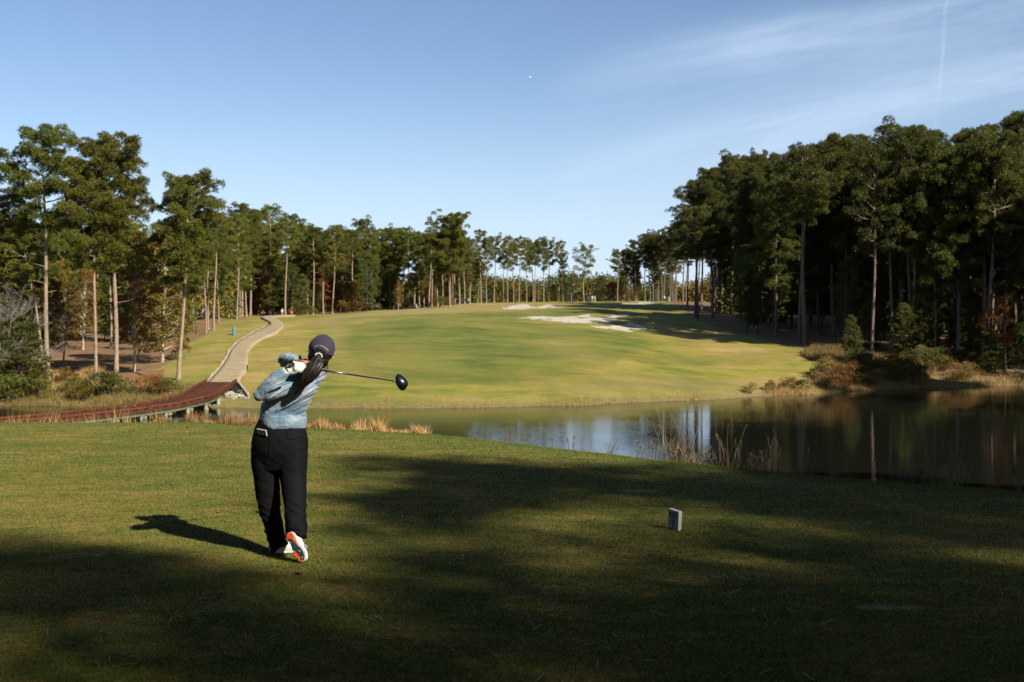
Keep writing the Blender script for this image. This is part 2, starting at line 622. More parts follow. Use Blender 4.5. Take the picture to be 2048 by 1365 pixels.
def build_terrain():
    # columns follow rays of the fan in front of the tee, rows are depth
    s = np.unique(np.concatenate([np.linspace(-3.2, -0.56, 45), np.linspace(-0.56, 0.56, 470), np.linspace(0.56, 3.2, 45)]))
    rows = np.unique(np.concatenate([np.linspace(-120, 2, 50), np.linspace(2, 24, 150), np.linspace(24, 92, 90),
                                     np.linspace(92, 132, 110), np.linspace(132, 165, 50), np.linspace(165, 310, 360), np.linspace(310, 330, 16), np.linspace(330, 460, 50),
                                     np.geomspace(460, 3500, 30)]))
    S, Y = np.meshgrid(s, rows)
    Wd = np.where(Y > 12, Y, 12 + (12 - Y) * 0.35)
    X = S * Wd
    x, y = X.ravel(), Y.ravel()
    z = terrain(x, y)
    px = px_of(x, y)
    polys = [world_poly(p) for _, p in BUNKERS]
    sand = np.full(len(x), -1)
    for i, w in enumerate(polys):
        jx = x + 0.9 * fbm(x * 0.6, y * 0.35, 0, 41, 3)
        jy = y + 2.6 * fbm(x * 0.45, y * 0.2, 0, 43, 3)
        sand[in_poly(jx, jy, w)] = i
    # scoop the sand out a little and raise a lip behind it
    for i, w in enumerate(polys):
        c = w.mean(0)
        rx = (w[:, 0].max() - w[:, 0].min()) / 2
        ry = max(3.0, (w[:, 1].max() - w[:, 1].min()) / 2)
        q = ((x - c[0]) / rx) ** 2 + ((y - c[1]) / ry) ** 2
        q2 = ((x - c[0]) / (rx * 1.1)) ** 2 + ((y - c[1] - ry * 1.25) / (ry * 0.7)) ** 2
        z = z - 0.25 * np.exp(-q * 1.5) + 0.22 * np.exp(-q2 * 1.5)
    nr, nc = S.shape
    a = (np.arange(nr - 1)[:, None] * nc + np.arange(nc - 1)[None, :]).ravel()
    F = np.stack([a, a + 1, a + nc + 1, a + nc], 1)
    V = np.stack([x, y, z], 1)
    fs = sand[F]
    fsand = np.where((fs >= 0).sum(1) >= 3, fs.max(1), -1)
    # zone masks
    straw = np.zeros(len(x))
    strawL = world_poly([(300, 742), (345, 722), (372, 690), (405, 668), (432, 655), (452, 640), (520, 633), (600, 631), (700, 625), (800, 617), (900, 608)])
    # left wood: everything left of the boundary line
    bx = np.interp(y, strawL[:, 1], strawL[:, 0])
    bn = 1.2 * fbm(x * 0.12, y * 0.12, 0, 71, 3)
    left = (x < bx + bn) & (y > strawL[0, 1] - 2)
    left |= (px < 330) & (y > 103 + bn) & (y <= strawL[0, 1])
    right_line = world_poly([(1622, 700), (1560, 692), (1480, 668), (1420, 650), (1370, 625), (1345, 606)])
    o = np.argsort(right_line[:, 1])
    rb = np.interp(y, right_line[o, 1], right_line[o, 0])
    right = (x > rb + bn) & (y > 122)
    straw[left | right] = 1.0
    straw[(y > 335)] = 1.0
    tee = np.clip((34 - y) / 8, 0, 1)
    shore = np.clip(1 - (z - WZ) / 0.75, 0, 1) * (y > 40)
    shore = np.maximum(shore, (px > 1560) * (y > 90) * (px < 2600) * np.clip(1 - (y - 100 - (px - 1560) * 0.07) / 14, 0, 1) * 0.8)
    ye = np.interp(px, EDGE[:, 0], EDGE_Y)
    bank = np.clip((y - ye + 0.9) / 0.7, 0, 1) * (y < 60)
    def soft(poly, wob):
        w = world_poly(poly)
        acc = 0
        for k in range(8):
            a = k * 0.785
            jx = x + wob * math.cos(a) * 0.5 + 0.7 * fbm(x * 0.15, y * 0.1, 0, 91, 2)
            jy = y + wob * math.sin(a) + 1.5 * fbm(x * 0.13, y * 0.1, 0, 93, 2)
            acc = acc + in_poly(jx, jy, w)
        return acc / 8.0
    mown = soft([(690, 652), (760, 640), (1000, 623), (1150, 617), (1220, 621), (1030, 641), (1180, 660), (1285, 682), (1292, 700), (1250, 730), (1100, 752), (900, 765), (760, 760), (715, 735), (690, 690)], 1.6)
    mown = np.maximum(mown, soft([(520, 780), (640, 700), (675, 660), (680, 700), (690, 770), (640, 800), (540, 800)], 2.0) * 0.5)
    dorm = np.maximum(soft([(800, 622), (900, 611), (1000, 609), (1130, 618), (1000, 622), (860, 628), (700, 636), (620, 640), (640, 634)], 2.0) * 0.8,
                      soft([(1090, 780), (1200, 760), (1330, 755), (1420, 765), (1560, 760), (1690, 745), (1600, 775), (1400, 790), (1200, 790)], 1.5) * 0.45)
    dorm = np.maximum(dorm, soft([(640, 640), (700, 652), (690, 700), (700, 730), (672, 700), (655, 660)], 1.5) * 0.35)
    me = raw_mesh('ground', V, F[fsand < 0], True, [MAT['turf']])
    for nm, arr in (('straw', straw), ('tee', tee), ('shore', shore), ('bank', bank), ('mown', mown), ('dormant', dorm)):
        at = me.attributes.new(nm, 'FLOAT', 'POINT')
        at.data.foreach_set('value', arr.astype(np.float32))
    tag(link('ground', me), kind='structure')
    for i, (lab, _) in enumerate(BUNKERS):
        f = F[fsand == i]
        if not len(f):
            continue
        u, inv = np.unique(f, return_inverse=True)
        VV = V[u].copy()
        VV[:, 2] += 0.02 + 0.04 * fbm(VV[:, 0] * 2.5, VV[:, 1] * 1.2, 0, 5, 2)
        me = raw_mesh('sand_bunker', VV, inv.reshape(f.shape), True, [MAT['sand']])
        tag(link('sand_bunker', me), lab, 'sand bunker', 'sand bunkers round the green', 'structure')


def tee_colour(nt):
    """mottled green and dormant straw turf with old sand-filled divots"""
    N, L = nt.nodes, nt.links
    p = pos(nt)
    pst = pos(nt, (0.8, 1.6, 1))
    vfine = nz(nt, 55.0, 4, 0.8, p)
    t0 = nz(nt, 0.35, 3, 0.5, p)
    t1 = nz(nt, 1.6, 6, 0.7, pst)
    t2 = nz(nt, 8.0, 5, 0.75, pst)
    tf = math_(nt, 'ADD', math_(nt, 'MULTIPLY', t1, 0.45), math_(nt, 'ADD', math_(nt, 'MULTIPLY', t2, 0.35), math_(nt, 'MULTIPLY', t0, 0.2)))
    c = ramp(nt, tf, [(0.40, (0.038, 0.054, 0.002)), (0.47, (0.062, 0.070, 0.003)), (0.53, (0.100, 0.084, 0.010)), (0.60, (0.155, 0.110, 0.026))])
    c = mixc(nt, 0.7, c, ramp(nt, vfine, [(0.25, 0.4), (0.75, 1.55)]), 'MULTIPLY')
    vec = N.new('ShaderNodeVectorMath')
    vec.operation = 'ADD'
    cmb = N.new('ShaderNodeCombineXYZ')
    L.new(math_(nt, 'MULTIPLY', nz(nt, 6.0, 4, 0.7, p), 0.5), cmb.inputs[0])
    L.new(math_(nt, 'MULTIPLY', nz(nt, 11.0, 4, 0.7, p), 0.35), cmb.inputs[1])
    L.new(pos(nt, (0.55, 1.5, 1)), vec.inputs[0])
    L.new(cmb.outputs[0], vec.inputs[1])
    dv = N.new('ShaderNodeTexVoronoi')
    dv.inputs['Scale'].default_value = 0.9
    L.new(vec.outputs[0], dv.inputs['Vector'])
    sel = math_(nt, 'GREATER_THAN', nz(nt, 0.5, 2, 0.5, p), 0.49)
    dm = math_(nt, 'MULTIPLY', ramp(nt, dv.outputs['Distance'], [(0.04, 1.0), (0.12, 0.0)]), sel)
    c = mixc(nt, math_(nt, 'MULTIPLY', dm, 0.7), c, (0.27, 0.22, 0.13))
    return c, t2, vfine


def mats_ground():
    m, nt, N, L, b = new_mat('turf')

    def attr(n):
        a = N.new('ShaderNodeAttribute')
        a.attribute_name = n
        return a.outputs['Fac']
    p = pos(nt)
    pfar = pos(nt, (1, 0.45, 1))
    big = nz(nt, 0.05, 5, 0.6, pfar)
    mid = nz(nt, 0.5, 6, 0.7, pos(nt, (0.28, 0.75, 1)))
    fine = nz(nt, 3.0, 6, 0.7, p)
    vfine = nz(nt, 55.0, 4, 0.8, p)
    f = math_(nt, 'ADD', math_(nt, 'MULTIPLY', big, 0.55), math_(nt, 'MULTIPLY', mid, 0.45))
    fair = ramp(nt, f, [(0.39, (0.052, 0.062, 0.007)), (0.45, (0.092, 0.094, 0.010)), (0.50, (0.132, 0.114, 0.016)), (0.545, (0.165, 0.122, 0.026)), (0.60, (0.205, 0.143, 0.048))])
    fair = mixc(nt, 0.55, fair, ramp(nt, fine, [(0.3, 0.55), (0.7, 1.35)]), 'MULTIPLY')
    fair = mixc(nt, attr('mown'), fair, mixc(nt, 0.9, fair, (0.60, 0.74, 0.50), 'MULTIPLY'))
    fair = mixc(nt, attr('dormant'), fair, ramp(nt, fine, [(0.3, (0.14, 0.105, 0.035)), (0.7, (0.20, 0.15, 0.06))]))
    # mown sweep lines on the fairway
    wv = N.new('ShaderNodeTexWave')
    wv.wave_type = 'RINGS'
    wv.rings_direction = 'Z'
    wv.inputs['Scale'].default_value = 0.022
    wv.inputs['Distortion'].default_value = 2.0
    mp = N.new('ShaderNodeMapping')
    mp.inputs['Location'].default_value = (-2.0, -165.0, 0)
    g = N.new('ShaderNodeNewGeometry')
    L.new(g.outputs['Position'], mp.inputs['Vector'])
    L.new(mp.outputs[0], wv.inputs['Vector'])
    fair = mixc(nt, 0.35, fair, ramp(nt, wv.outputs['Fac'], [(0.2, 0.75), (0.8, 1.2)]), 'MULTIPLY')
    teec, t2, vfine = tee_colour(nt)
    bankc = ramp(nt, t2, [(0.35, (0.0406, 0.0638, 0.0087)), (0.65, (0.0754, 0.0899, 0.0174))])
    teec = mixc(nt, attr('bank'), teec, bankc)
    c = mixc(nt, attr('tee'), fair, teec)
    # pine straw
    st = ramp(nt, math_(nt, 'ADD', math_(nt, 'MULTIPLY', fine, 0.6), math_(nt, 'MULTIPLY', mid, 0.4)), [(0.35, (0.058, 0.0261, 0.01276)), (0.52, (0.1218, 0.058, 0.029)), (0.66, (0.174, 0.0986, 0.0522))])
    sm = ramp(nt, math_(nt, 'ADD', math_(nt, 'MULTIPLY', attr('straw'), 0.8), math_(nt, 'MULTIPLY', fine, 0.4)), [(0.45, 0.0), (0.75, 1.0)])
    c = mixc(nt, sm, c, st)
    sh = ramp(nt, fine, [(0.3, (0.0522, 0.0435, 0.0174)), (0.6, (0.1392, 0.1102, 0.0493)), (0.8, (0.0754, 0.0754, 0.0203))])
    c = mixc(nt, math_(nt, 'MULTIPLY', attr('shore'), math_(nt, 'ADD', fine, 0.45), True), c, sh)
    L.new(c, b.inputs['Base Color'])
    b.inputs['Roughness'].default_value = 0.85
    b.inputs['Specular IOR Level'].default_value = 0.12
    b.inputs['Sheen Weight'].default_value = 0.08
    b.inputs['Sheen Tint'].default_value = (0.8, 0.8, 0.4, 1)
    h = math_(nt, 'ADD', math_(nt, 'MULTIPLY', vfine, 0.12), fine)
    bumpn(nt, h, b, 0.8, 0.05)
    MAT['turf'] = m

    m, nt, N, L, b = new_mat('sand')
    f = nz(nt, 2.0, 6, 0.7, pos(nt))
    L.new(ramp(nt, f, [(0.3, (0.23, 0.20, 0.15)), (0.7, (0.36, 0.33, 0.265))]), b.inputs['Base Color'])
    b.inputs['Roughness'].default_value = 0.95
    bumpn(nt, f, b, 0.6, 0.15)
    MAT['sand'] = m

    m, nt, N, L, b = new_mat('water')
    f1 = nz(nt, 1.3, 3, 0.5, pos(nt, (1.0, 2.3, 1)))
    f2 = nz(nt, 7.0, 2, 0.5, pos(nt, (1.0, 2.0, 1)))
    gust = ramp(nt, nz(nt, 0.05, 3, 0.5, pos(nt, (1, 2, 1))), [(0.38, 0.25), (0.6, 1.0)])
    h = math_(nt, 'MULTIPLY', math_(nt, 'ADD', math_(nt, 'MULTIPLY', f1, 1.0), math_(nt, 'MULTIPLY', f2, 0.12)), gust)
    bumpn(nt, h, b, 0.38, 0.024)
    b.inputs['Base Color'].default_value = (0.006, 0.007, 0.005, 1)
    b.inputs['Roughness'].default_value = 0.035
    b.inputs['IOR'].default_value = 1.33
    b.inputs['Specular IOR Level'].default_value = 0.5
    MAT['water'] = m

    m, nt, N, L, b = new_mat('path_concrete')
    f = nz(nt, 0.8, 6, 0.7, pos(nt))
    f2 = nz(nt, 14.0, 4, 0.7, pos(nt))
    c = ramp(nt, f, [(0.35, (0.175, 0.132, 0.068)), (0.65, (0.24, 0.186, 0.105))])
    c = mixc(nt, 0.4, c, ramp(nt, f2, [(0.3, 0.7), (0.7, 1.2)]), 'MULTIPLY')
    L.new(c, b.inputs['Base Color'])
    b.inputs['Roughness'].default_value = 0.9
    bumpn(nt, f2, b, 0.3, 0.02)
    MAT['path'] = m
    MAT['kerb'] = simple('pale_concrete', (0.29, 0.2494, 0.1798), 0.9, 0.2, scale=3, bump=0.4)


def build_path():
    Lp = [(420, 766), (437, 745), (447, 732), (455, 720), (462, 703), (478, 686), (505, 670), (528, 659), (541, 652), (540, 647), (530, 641), (522, 636.5), (532, 633.5), (560, 632)]
    Rp = [(478, 766), (490, 750), (496, 738), (496, 725), (496, 708), (508, 692), (533, 677), (556, 667), (567, 658), (565, 649), (556, 642), (548, 637.5), (557, 634.5), (590, 633)]
    A = [ground(*p)[:2] for p in Lp]
    B = [ground(*p)[:2] for p in Rp]
    # join the deck of the bridge
    A.insert(0, np.array([A[0][0], 101.0]))
    B.insert(0, np.array([B[0][0], 101.0]))
    A, B = np.array(A), np.array(B)
    t = np.linspace(0, len(A) - 1, 160)

    def spl(Q):
        k = np.arange(len(Q))
        out = np.stack([np.interp(t, k, Q[:, i]) for i in range(2)], 1)
        for _ in range(4):
            out[1:-1] = (out[:-2] + out[1:-1] * 2 + out[2:]) / 4
        return out
    A, B = spl(A), spl(B)
    nx = 6
    rowsv = []
    for k in range(nx + 1):
        Q = A + (B - A) * k / nx
        z = terrain(Q[:, 0], Q[:, 1]) + 0.07
        rowsv.append(np.column_stack([Q, z]))
    for r in rowsv:
        for _ in range(40):
            r[1:-1, 2] = (r[:-2, 2] + 2 * r[1:-1, 2] + r[2:, 2]) / 4
    V = []
    for i in range(len(t)):
        zz = [r[i, 2] + 0.11 for r in rowsv]
        V.append([rowsv[0][i, 0], rowsv[0][i, 1], zz[0] - 0.4])
        for k in range(nx + 1):
            V.append([rowsv[k][i, 0], rowsv[k][i, 1], (zz[0] + (zz[-1] - zz[0]) * k / nx) + 0.05])
        V.append([rowsv[nx][i, 0], rowsv[nx][i, 1], zz[nx] - 0.4])
    V = np.array(V)
    w = nx + 3
    a = (np.arange(len(t) - 1)[:, None] * w + np.arange(w - 1)[None, :]).ravel()
    F = np.stack([a, a + 1, a + w + 1, a + w], 1)
    tag(link('path', raw_mesh('path', V, F, True, [MAT['path']])), kind='structure')
    # raised kerb on the left edge of the lower stretch
    mb = MB()
    K = A[2:95]
    zK = terrain(K[:, 0], K[:, 1])
    off = np.array([-0.12, 0])
    V = []
    for (x, y), z in zip(K, zK):
        for dx, dz in ((-0.26, -0.2), (-0.26, 0.20), (0.0, 0.20), (0.0, 0.0)):
            V.append((x + dx, y, z + dz))
    F = []
    for i in range(len(K) - 1):
        for k in range(3):
            q = i * 4 + k
            F.append((q, q + 1, q + 5, q + 4))
    F.append((0, 1, 2, 3))
    mb.add(V, F)
    o = mb.build('kerb', MAT['kerb'])
    tag(o, kind='structure')


def build_water():
    V = [(-260, 20, WZ), (300, 20, WZ), (300, 190, WZ), (-260, 190, WZ)]
    # trimmed so that it stays below the banks
    o = link('water', raw_mesh('water', V, [(0, 1, 2, 3)], False, [MAT['water']]))
    tag(o, kind='structure')


# ------------------------------------------------------------------ plants
def rnd_unit(rng, n):
    v = rng.normal(size=(n, 3))
    return v / np.linalg.norm(v, axis=1)[:, None]


def blades(rng, Pp, D, k, length, width, spread):
    """k diamond blades at every point of Pp, fanning round direction D"""
    n = len(Pp)
    Pk = np.repeat(Pp, k, 0)
    Dk = np.repeat(D, k, 0) + rng.normal(size=(n * k, 3)) * spread
    Dk /= np.linalg.norm(Dk, axis=1)[:, None]
    S = np.cross(Dk, rnd_unit(rng, n * k))
    S /= np.linalg.norm(S, axis=1)[:, None] + 1e-6
    Ln = length * rng.uniform(0.7, 1.25, (n * k, 1))
    Wd = width * rng.uniform(0.7, 1.3, (n * k, 1)) * 0.5
    mid = Pk + Dk * Ln * 0.55
    V = np.stack([Pk, mid + S * Wd, Pk + Dk * Ln, mid - S * Wd], 1).reshape(-1, 3)
    F = np.arange(len(V)).reshape(-1, 4)
    return V, F


def cat(parts):
    V, F, n = [], [], 0
    for v, f in parts:
        V.append(v)
        F.append(f + n)
        n += len(v)
    return np.concatenate(V), np.concatenate(F)


def clump_points(rng, c, r, n, flat=0.65):
    u = rnd_unit(rng, n)
    u[:, 2] = np.where(u[:, 2] < -0.3, -u[:, 2], u[:, 2])
    q = rng.uniform(0.35, 1.0, (n, 1)) ** 0.6
    p = u * q * r * np.array([1, 1, flat])
    return c + p, u


def gen_pine(seed, H=22.0, cb=0.5, R=3.6, nl=26, tuft=34, dense=1.0, top=0.35, lean=0.3, stubs=4, bk=4, wd=0.085):
    rng = np.random.default_rng(seed)
    n = 18
    t = np.linspace(0, 1, n)
    a1, a2 = rng.uniform(0, 6.28, 2)
    sway = np.stack([np.cos(a1) * lean * t ** 1.5 * 1.5 + 0.12 * np.sin(t * 7 + a2), np.sin(a1) * lean * t ** 1.5 * 1.5 + 0.12 * np.cos(t * 6 + a1)], 1)
    trunk = np.column_stack([sway - sway[0], t * H * 0.97 - 0.3])
    r0 = 0.0095 * H
    rad = r0 * (1 - t) ** 0.75 * 0.92 + 0.03
    rad[0] *= 1.35
    rad[1] *= 1.08
    tp = [tube(trunk, rad, 9)]

    def tpos(q):
        return np.array([np.interp(q, t, trunk[:, i]) for i in range(3)])
    fol = []
    for i in range(nl):
        q = cb + (0.985 - cb) * ((i + 0.5) / nl) ** 0.9
        s = (q - cb) / (1 - cb)
        prof = math.sqrt(max(0.03, 1 - ((s - top) / (1 - top)) ** 2)) if s > top else (0.6 + 0.4 * s / top)
        az = i * 2.399963 + rng.uniform(-0.5, 0.5)
        Ln = R * prof * rng.uniform(0.55, 1.12)
        up = 0.05 + 0.85 * s + rng.uniform(-0.15, 0.2)
        base = tpos(q)
        m = 6
        w = np.linspace(0, 1, m)
        hor = np.array([math.cos(az), math.sin(az), 0])
        perp = np.array([-hor[1], hor[0], 0])
        pts = base + hor * (w * Ln)[:, None] + np.array([0, 0, 1]) * (up * Ln * w * (0.55 + 0.45 * w))[:, None] + perp * (rng.normal() * 0.12 * Ln * w * w)[:, None]
        pts[1:] += rng.normal(size=(m - 1, 3)) * 0.06 * Ln * 0.4
        tp.append(tube(pts, np.linspace(0.018 * Ln + 0.02, 0.012, m), 5))
        nc = max(4, int(round(2 + Ln * 2.6)))
        for k in range(nc):
            f = rng.uniform(0.45, 1.0) if k else 1.0
            c = np.array([np.interp(f, w, pts[:, j]) for j in range(3)])
            c = c + rng.normal(size=3) * np.array([0.55, 0.55, 0.30]) * min(1.0, Ln * 0.35)
            cr = rng.uniform(0.26, 0.62) * (0.8 + 0.1 * R)
            if k:
                bp = np.array([np.interp(max(0.1, f - 0.25), w, pts[:, j]) for j in range(3)])
                tp.append(tube(np.array([bp, (bp + c) / 2 + [0, 0, 0.05], c]), [0.022, 0.016, 0.008], 4))
            cp, cd = clump_points(rng, c, cr, int(tuft * dense * 1.15 * (cr / 0.62) ** 1.7) + 3, 0.85)
            cd = cd * 0.85 + np.array([0, 0, 0.18])
            fol.append(blades(rng, cp, cd, bk + 1, 0.27, wd * 0.62, 0.85))
    for i in range(stubs):
        q = rng.uniform(cb * 0.55, cb)
        az = rng.uniform(0, 6.28)
        Ln = rng.uniform(0.5, 2.0)
        b0 = tpos(q)
        w = np.linspace(0, 1, 4)[:, None]
        pts = b0 + np.array([math.cos(az), math.sin(az), 0.25]) * w * Ln + rng.normal(size=(4, 3)) * 0.07 * w
        tp.append(tube(pts, [0.04, 0.03, 0.022, 0.008], 4))
    return cat(tp), cat(fol)


def gen_broad(seed, H=12.0, R=3.2, cb=0.12, ncl=110, leaves=60, ls=0.2, shape=1.0, trunk_r=0.012, multi=1):
    """broad-leaved or juniper-like tree: crown of leafy clumps from near the ground"""
    rng = np.random.default_rng(seed)
    tp, fol = [], []
    for s in range(multi):
        n = 9
        t = np.linspace(0, 1, n)
        off = rng.normal(size=2) * 0.35 * (multi > 1)
        bend = rng.normal(size=2) * 0.05 * H
        path = np.column_stack([off[0] + bend[0] * t ** 1.6 + 0.1 * np.sin(t * 8), off[1] + bend[1] * t ** 1.6, t * H * 0.93 - 0.2])
        tp.append(tube(path, H * trunk_r * (1 - t) ** 0.8 + 0.015, 7))
    for i in range(ncl):
        q = rng.uniform(0, 1) ** 0.85
        z = H * (cb + (0.97 - cb) * q)
        prof = (math.sin(math.pi * min(1, (q * 0.86 + 0.14)) ** shape)) ** 0.55
        rr = R * prof * math.sqrt(rng.uniform(0.05, 1.0))
        az = rng.uniform(0, 6.28)
        c = np.array([rr * math.cos(az), rr * math.sin(az), z])
        c[:2] += np.array([np.interp(z / H, t, path[:, 0]), np.interp(z / H, t, path[:, 1])]) * 0.8
        cr = rng.uniform(0.28, 0.8) * (0.35 + R * 0.16)
        cp, cd = clump_points(rng, c, cr, int(leaves * cr / 0.7) + 4, 0.7)
        cd = cd + np.array([0, 0, 0.2])
        fol.append(blades(rng, cp, cd, 3, ls, ls * 0.5, 0.9))
        if i % 3 == 0:
            zb = z * rng.uniform(0.55, 0.85)
            b0 = np.array([np.interp(zb / H, t, path[:, 0]), np.interp(zb / H, t, path[:, 1]), zb])
            tp.append(tube(np.array([b0, (b0 + c) / 2 + [0, 0, 0.1 * H * 0.1], c]), [0.004 * H + 0.01, 0.018, 0.008], 4))
    return cat(tp), cat(fol)


def gen_bare(seed, H=11.0, levels=4, spread=0.6):
    rng = np.random.default_rng(seed)
    tp = []

    def branch(p, d, L, r, lev):
        n = 5
        pts = [p]
        dd = d
        for i in range(n):
            dd = dd + rng.normal(size=3) * 0.14
            dd[2] += 0.03
            dd = dd / np.linalg.norm(dd)
            pts.append(pts[-1] + dd * L / n)
        pts = np.array(pts)
        tp.append(tube(pts, np.linspace(r, r * 0.5, n + 1), 6 if lev == 0 else 4))
        if lev < levels:
            k = 7 if lev == 0 else 5
            for i in range(k):
                f = rng.uniform(0.3, 1.0)
                b = np.array([np.interp(f * n, np.arange(n + 1), pts[:, j]) for j in range(3)])
                nd = dd + rnd_unit(rng, 1)[0] * (spread + 0.35)
                nd[2] = abs(nd[2]) * 0.6 + 0.05
                nd = nd / np.linalg.norm(nd)
                branch(b, nd, L * rng.uniform(0.4, 0.62), max(0.006, r * 0.42), lev + 1)
    branch(np.array([0, 0, -0.2]), np.array([0.05, 0, 1.0]), H * 0.6, 0.011 * H, 0)
    return cat(tp)


def gen_shrub(seed, R=1.2, H=1.3, n=26, leaves=44, ls=0.11, stems=8):
    rng = np.random.default_rng(seed)
    tp, fol = [], []
    for i in range(stems):
        az = rng.uniform(0, 6.28)
        e = np.array([math.cos(az) * R * 0.6 * rng.uniform(), math.sin(az) * R * 0.6 * rng.uniform(), H * rng.uniform(0.5, 0.95)])
        tp.append(tube(np.array([[e[0] * 0.1, e[1] * 0.1, -0.1], e * 0.5 + [0, 0, 0.05], e]), [0.02, 0.014, 0.006], 4))
    for i in range(n):
        az = rng.uniform(0, 6.28)
        q = rng.uniform(0, 1)
        rr = R * math.sqrt(rng.uniform(0, 1)) * (1 - 0.45 * q)
        c = np.array([rr * math.cos(az), rr * math.sin(az), H * (0.12 + 0.75 * q)])
        cr = rng.uniform(0.2, 0.42) * R
        cp, cd = clump_points(rng, c, cr, leaves, 0.8)
        fol.append(blades(rng, cp, cd + [0, 0, 0.4], 2, ls, ls * 0.45, 0.6))
    return cat(tp), cat(fol)


def mats_plants():
    MAT['bark_pine'] = bark('pine_bark', (0.1445, 0.1, 0.0665), (0.306, 0.232, 0.1645))
    MAT['bark_pale'] = bark('pale_bark', (0.255, 0.216, 0.154), (0.476, 0.416, 0.315))
    MAT['bark_grey'] = bark('grey_bark', (0.10, 0.085, 0.075), (0.22, 0.195, 0.17))
    MAT['bark_shade'] = bark('shaded_pine_bark', (0.085, 0.062, 0.048), (0.19, 0.15, 0.12))  # darker copy of the pine bark, shade of the woods put into the colour
    MAT['bark_dark'] = bark('dark_bark', (0.0595, 0.044, 0.0315), (0.136, 0.104, 0.0735))
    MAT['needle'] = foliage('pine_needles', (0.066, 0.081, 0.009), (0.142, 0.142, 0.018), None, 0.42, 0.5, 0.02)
    MAT['needle_dark'] = foliage('shaded_pine_needles', (0.040, 0.050, 0.008), (0.088, 0.088, 0.013), None, 0.38, 0.5, 0.02)  # darker copy of the needles, shade of the woods put into the colour
    MAT['leaf_green'] = foliage('oak_leaves', (0.045, 0.062, 0.008), (0.095, 0.095, 0.014), None, 0.3, 0.7, 0.025)
    MAT['leaf_olive'] = foliage('fading_leaves', (0.09, 0.08, 0.012), (0.14, 0.09, 0.014), (0.16, 0.068, 0.012), 0.3, 0.6, 0.02)
    MAT['leaf_rust'] = foliage('rusty_leaves', (0.136, 0.056, 0.0126), (0.204, 0.096, 0.021), None, 0.3, 0.8, 0.02)
    MAT['leaf_orange'] = foliage('orange_leaves', (0.22, 0.045, 0.006), (0.32, 0.085, 0.008), None, 0.35, 1.2, 0.01)
    MAT['leaf_gold'] = foliage('golden_leaves', (0.221, 0.12, 0.014), (0.306, 0.168, 0.0245), None, 0.35, 1.0, 0.012)
    MAT['dry'] = foliage('dry_grass', (0.255, 0.152, 0.056), (0.391, 0.248, 0.098), None, 0.3, 0.8, 0.015)
    MAT['sedge'] = foliage('sedge_grass', (0.136, 0.104, 0.028), (0.255, 0.168, 0.0595), (0.1105, 0.12, 0.028), 0.3, 0.35, 0.015)
    MAT['blade'] = foliage('mown_blades', (0.046, 0.06, 0.007), (0.078, 0.078, 0.012), (0.155, 0.115, 0.04), 0.25, 1.3, 0.0)
    MAT['fringe'] = foliage('fringe_blades', (0.06, 0.09, 0.01), (0.1, 0.115, 0.02), None, 0.3, 2.0, 0.0)
    MAT['stem'] = foliage('dead_stems', (0.10, 0.068, 0.038), (0.22, 0.165, 0.10), None, 0.1, 3.0, 0.0)


PROTO = {}


def proto_tree(key, kind, gen, bmat, fmat, name, label, category):
    """first build of a kind of tree, parked until the first one is planted"""
    (tv, tf), fol = gen[0], gen[1]
    tm = raw_mesh('trunk', tv, tf, True, [bmat])
    cm = raw_mesh('crown', fol[0], fol[1], False, [fmat]) if fol is not None else None
    PROTO[key] = (name, label, category, tm, cm)


def plant(key, x, y, z=None, rz=0.0, s=1.0, sz=None, label=None, group=None, tilt=(0, 0), name=None, crown=None):
    nm, lab, ct, tm, cm = PROTO[key]
    if z is None:
        z = zt(x, y)
    r = thing(name or nm, label or {'tree': 'unseen tree added around the tee to block sky light'}.get(ct, lab), ct, (x, y, z), rz, group)
    r.rotation_euler = (tilt[0], tilt[1], rz)
    r.scale = (s, s, sz if sz is not None else s)
    link('trunk' if ct == 'tree' else 'stems', tm, r)
    if cm is not None:
        c = link('crown' if ct == 'tree' else 'foliage', cm, r)
    return r


def blade_material():
    m = MAT['blade']
    nt = m.node_tree
    c, _, _ = tee_colour(nt)
    for n in nt.nodes:
        if n.type == 'BSDF_PRINCIPLED':
            nt.links.new(c, n.inputs['Base Color'])
        if n.type == 'BSDF_TRANSLUCENT':
            nt.links.new(c, n.inputs['Color'])


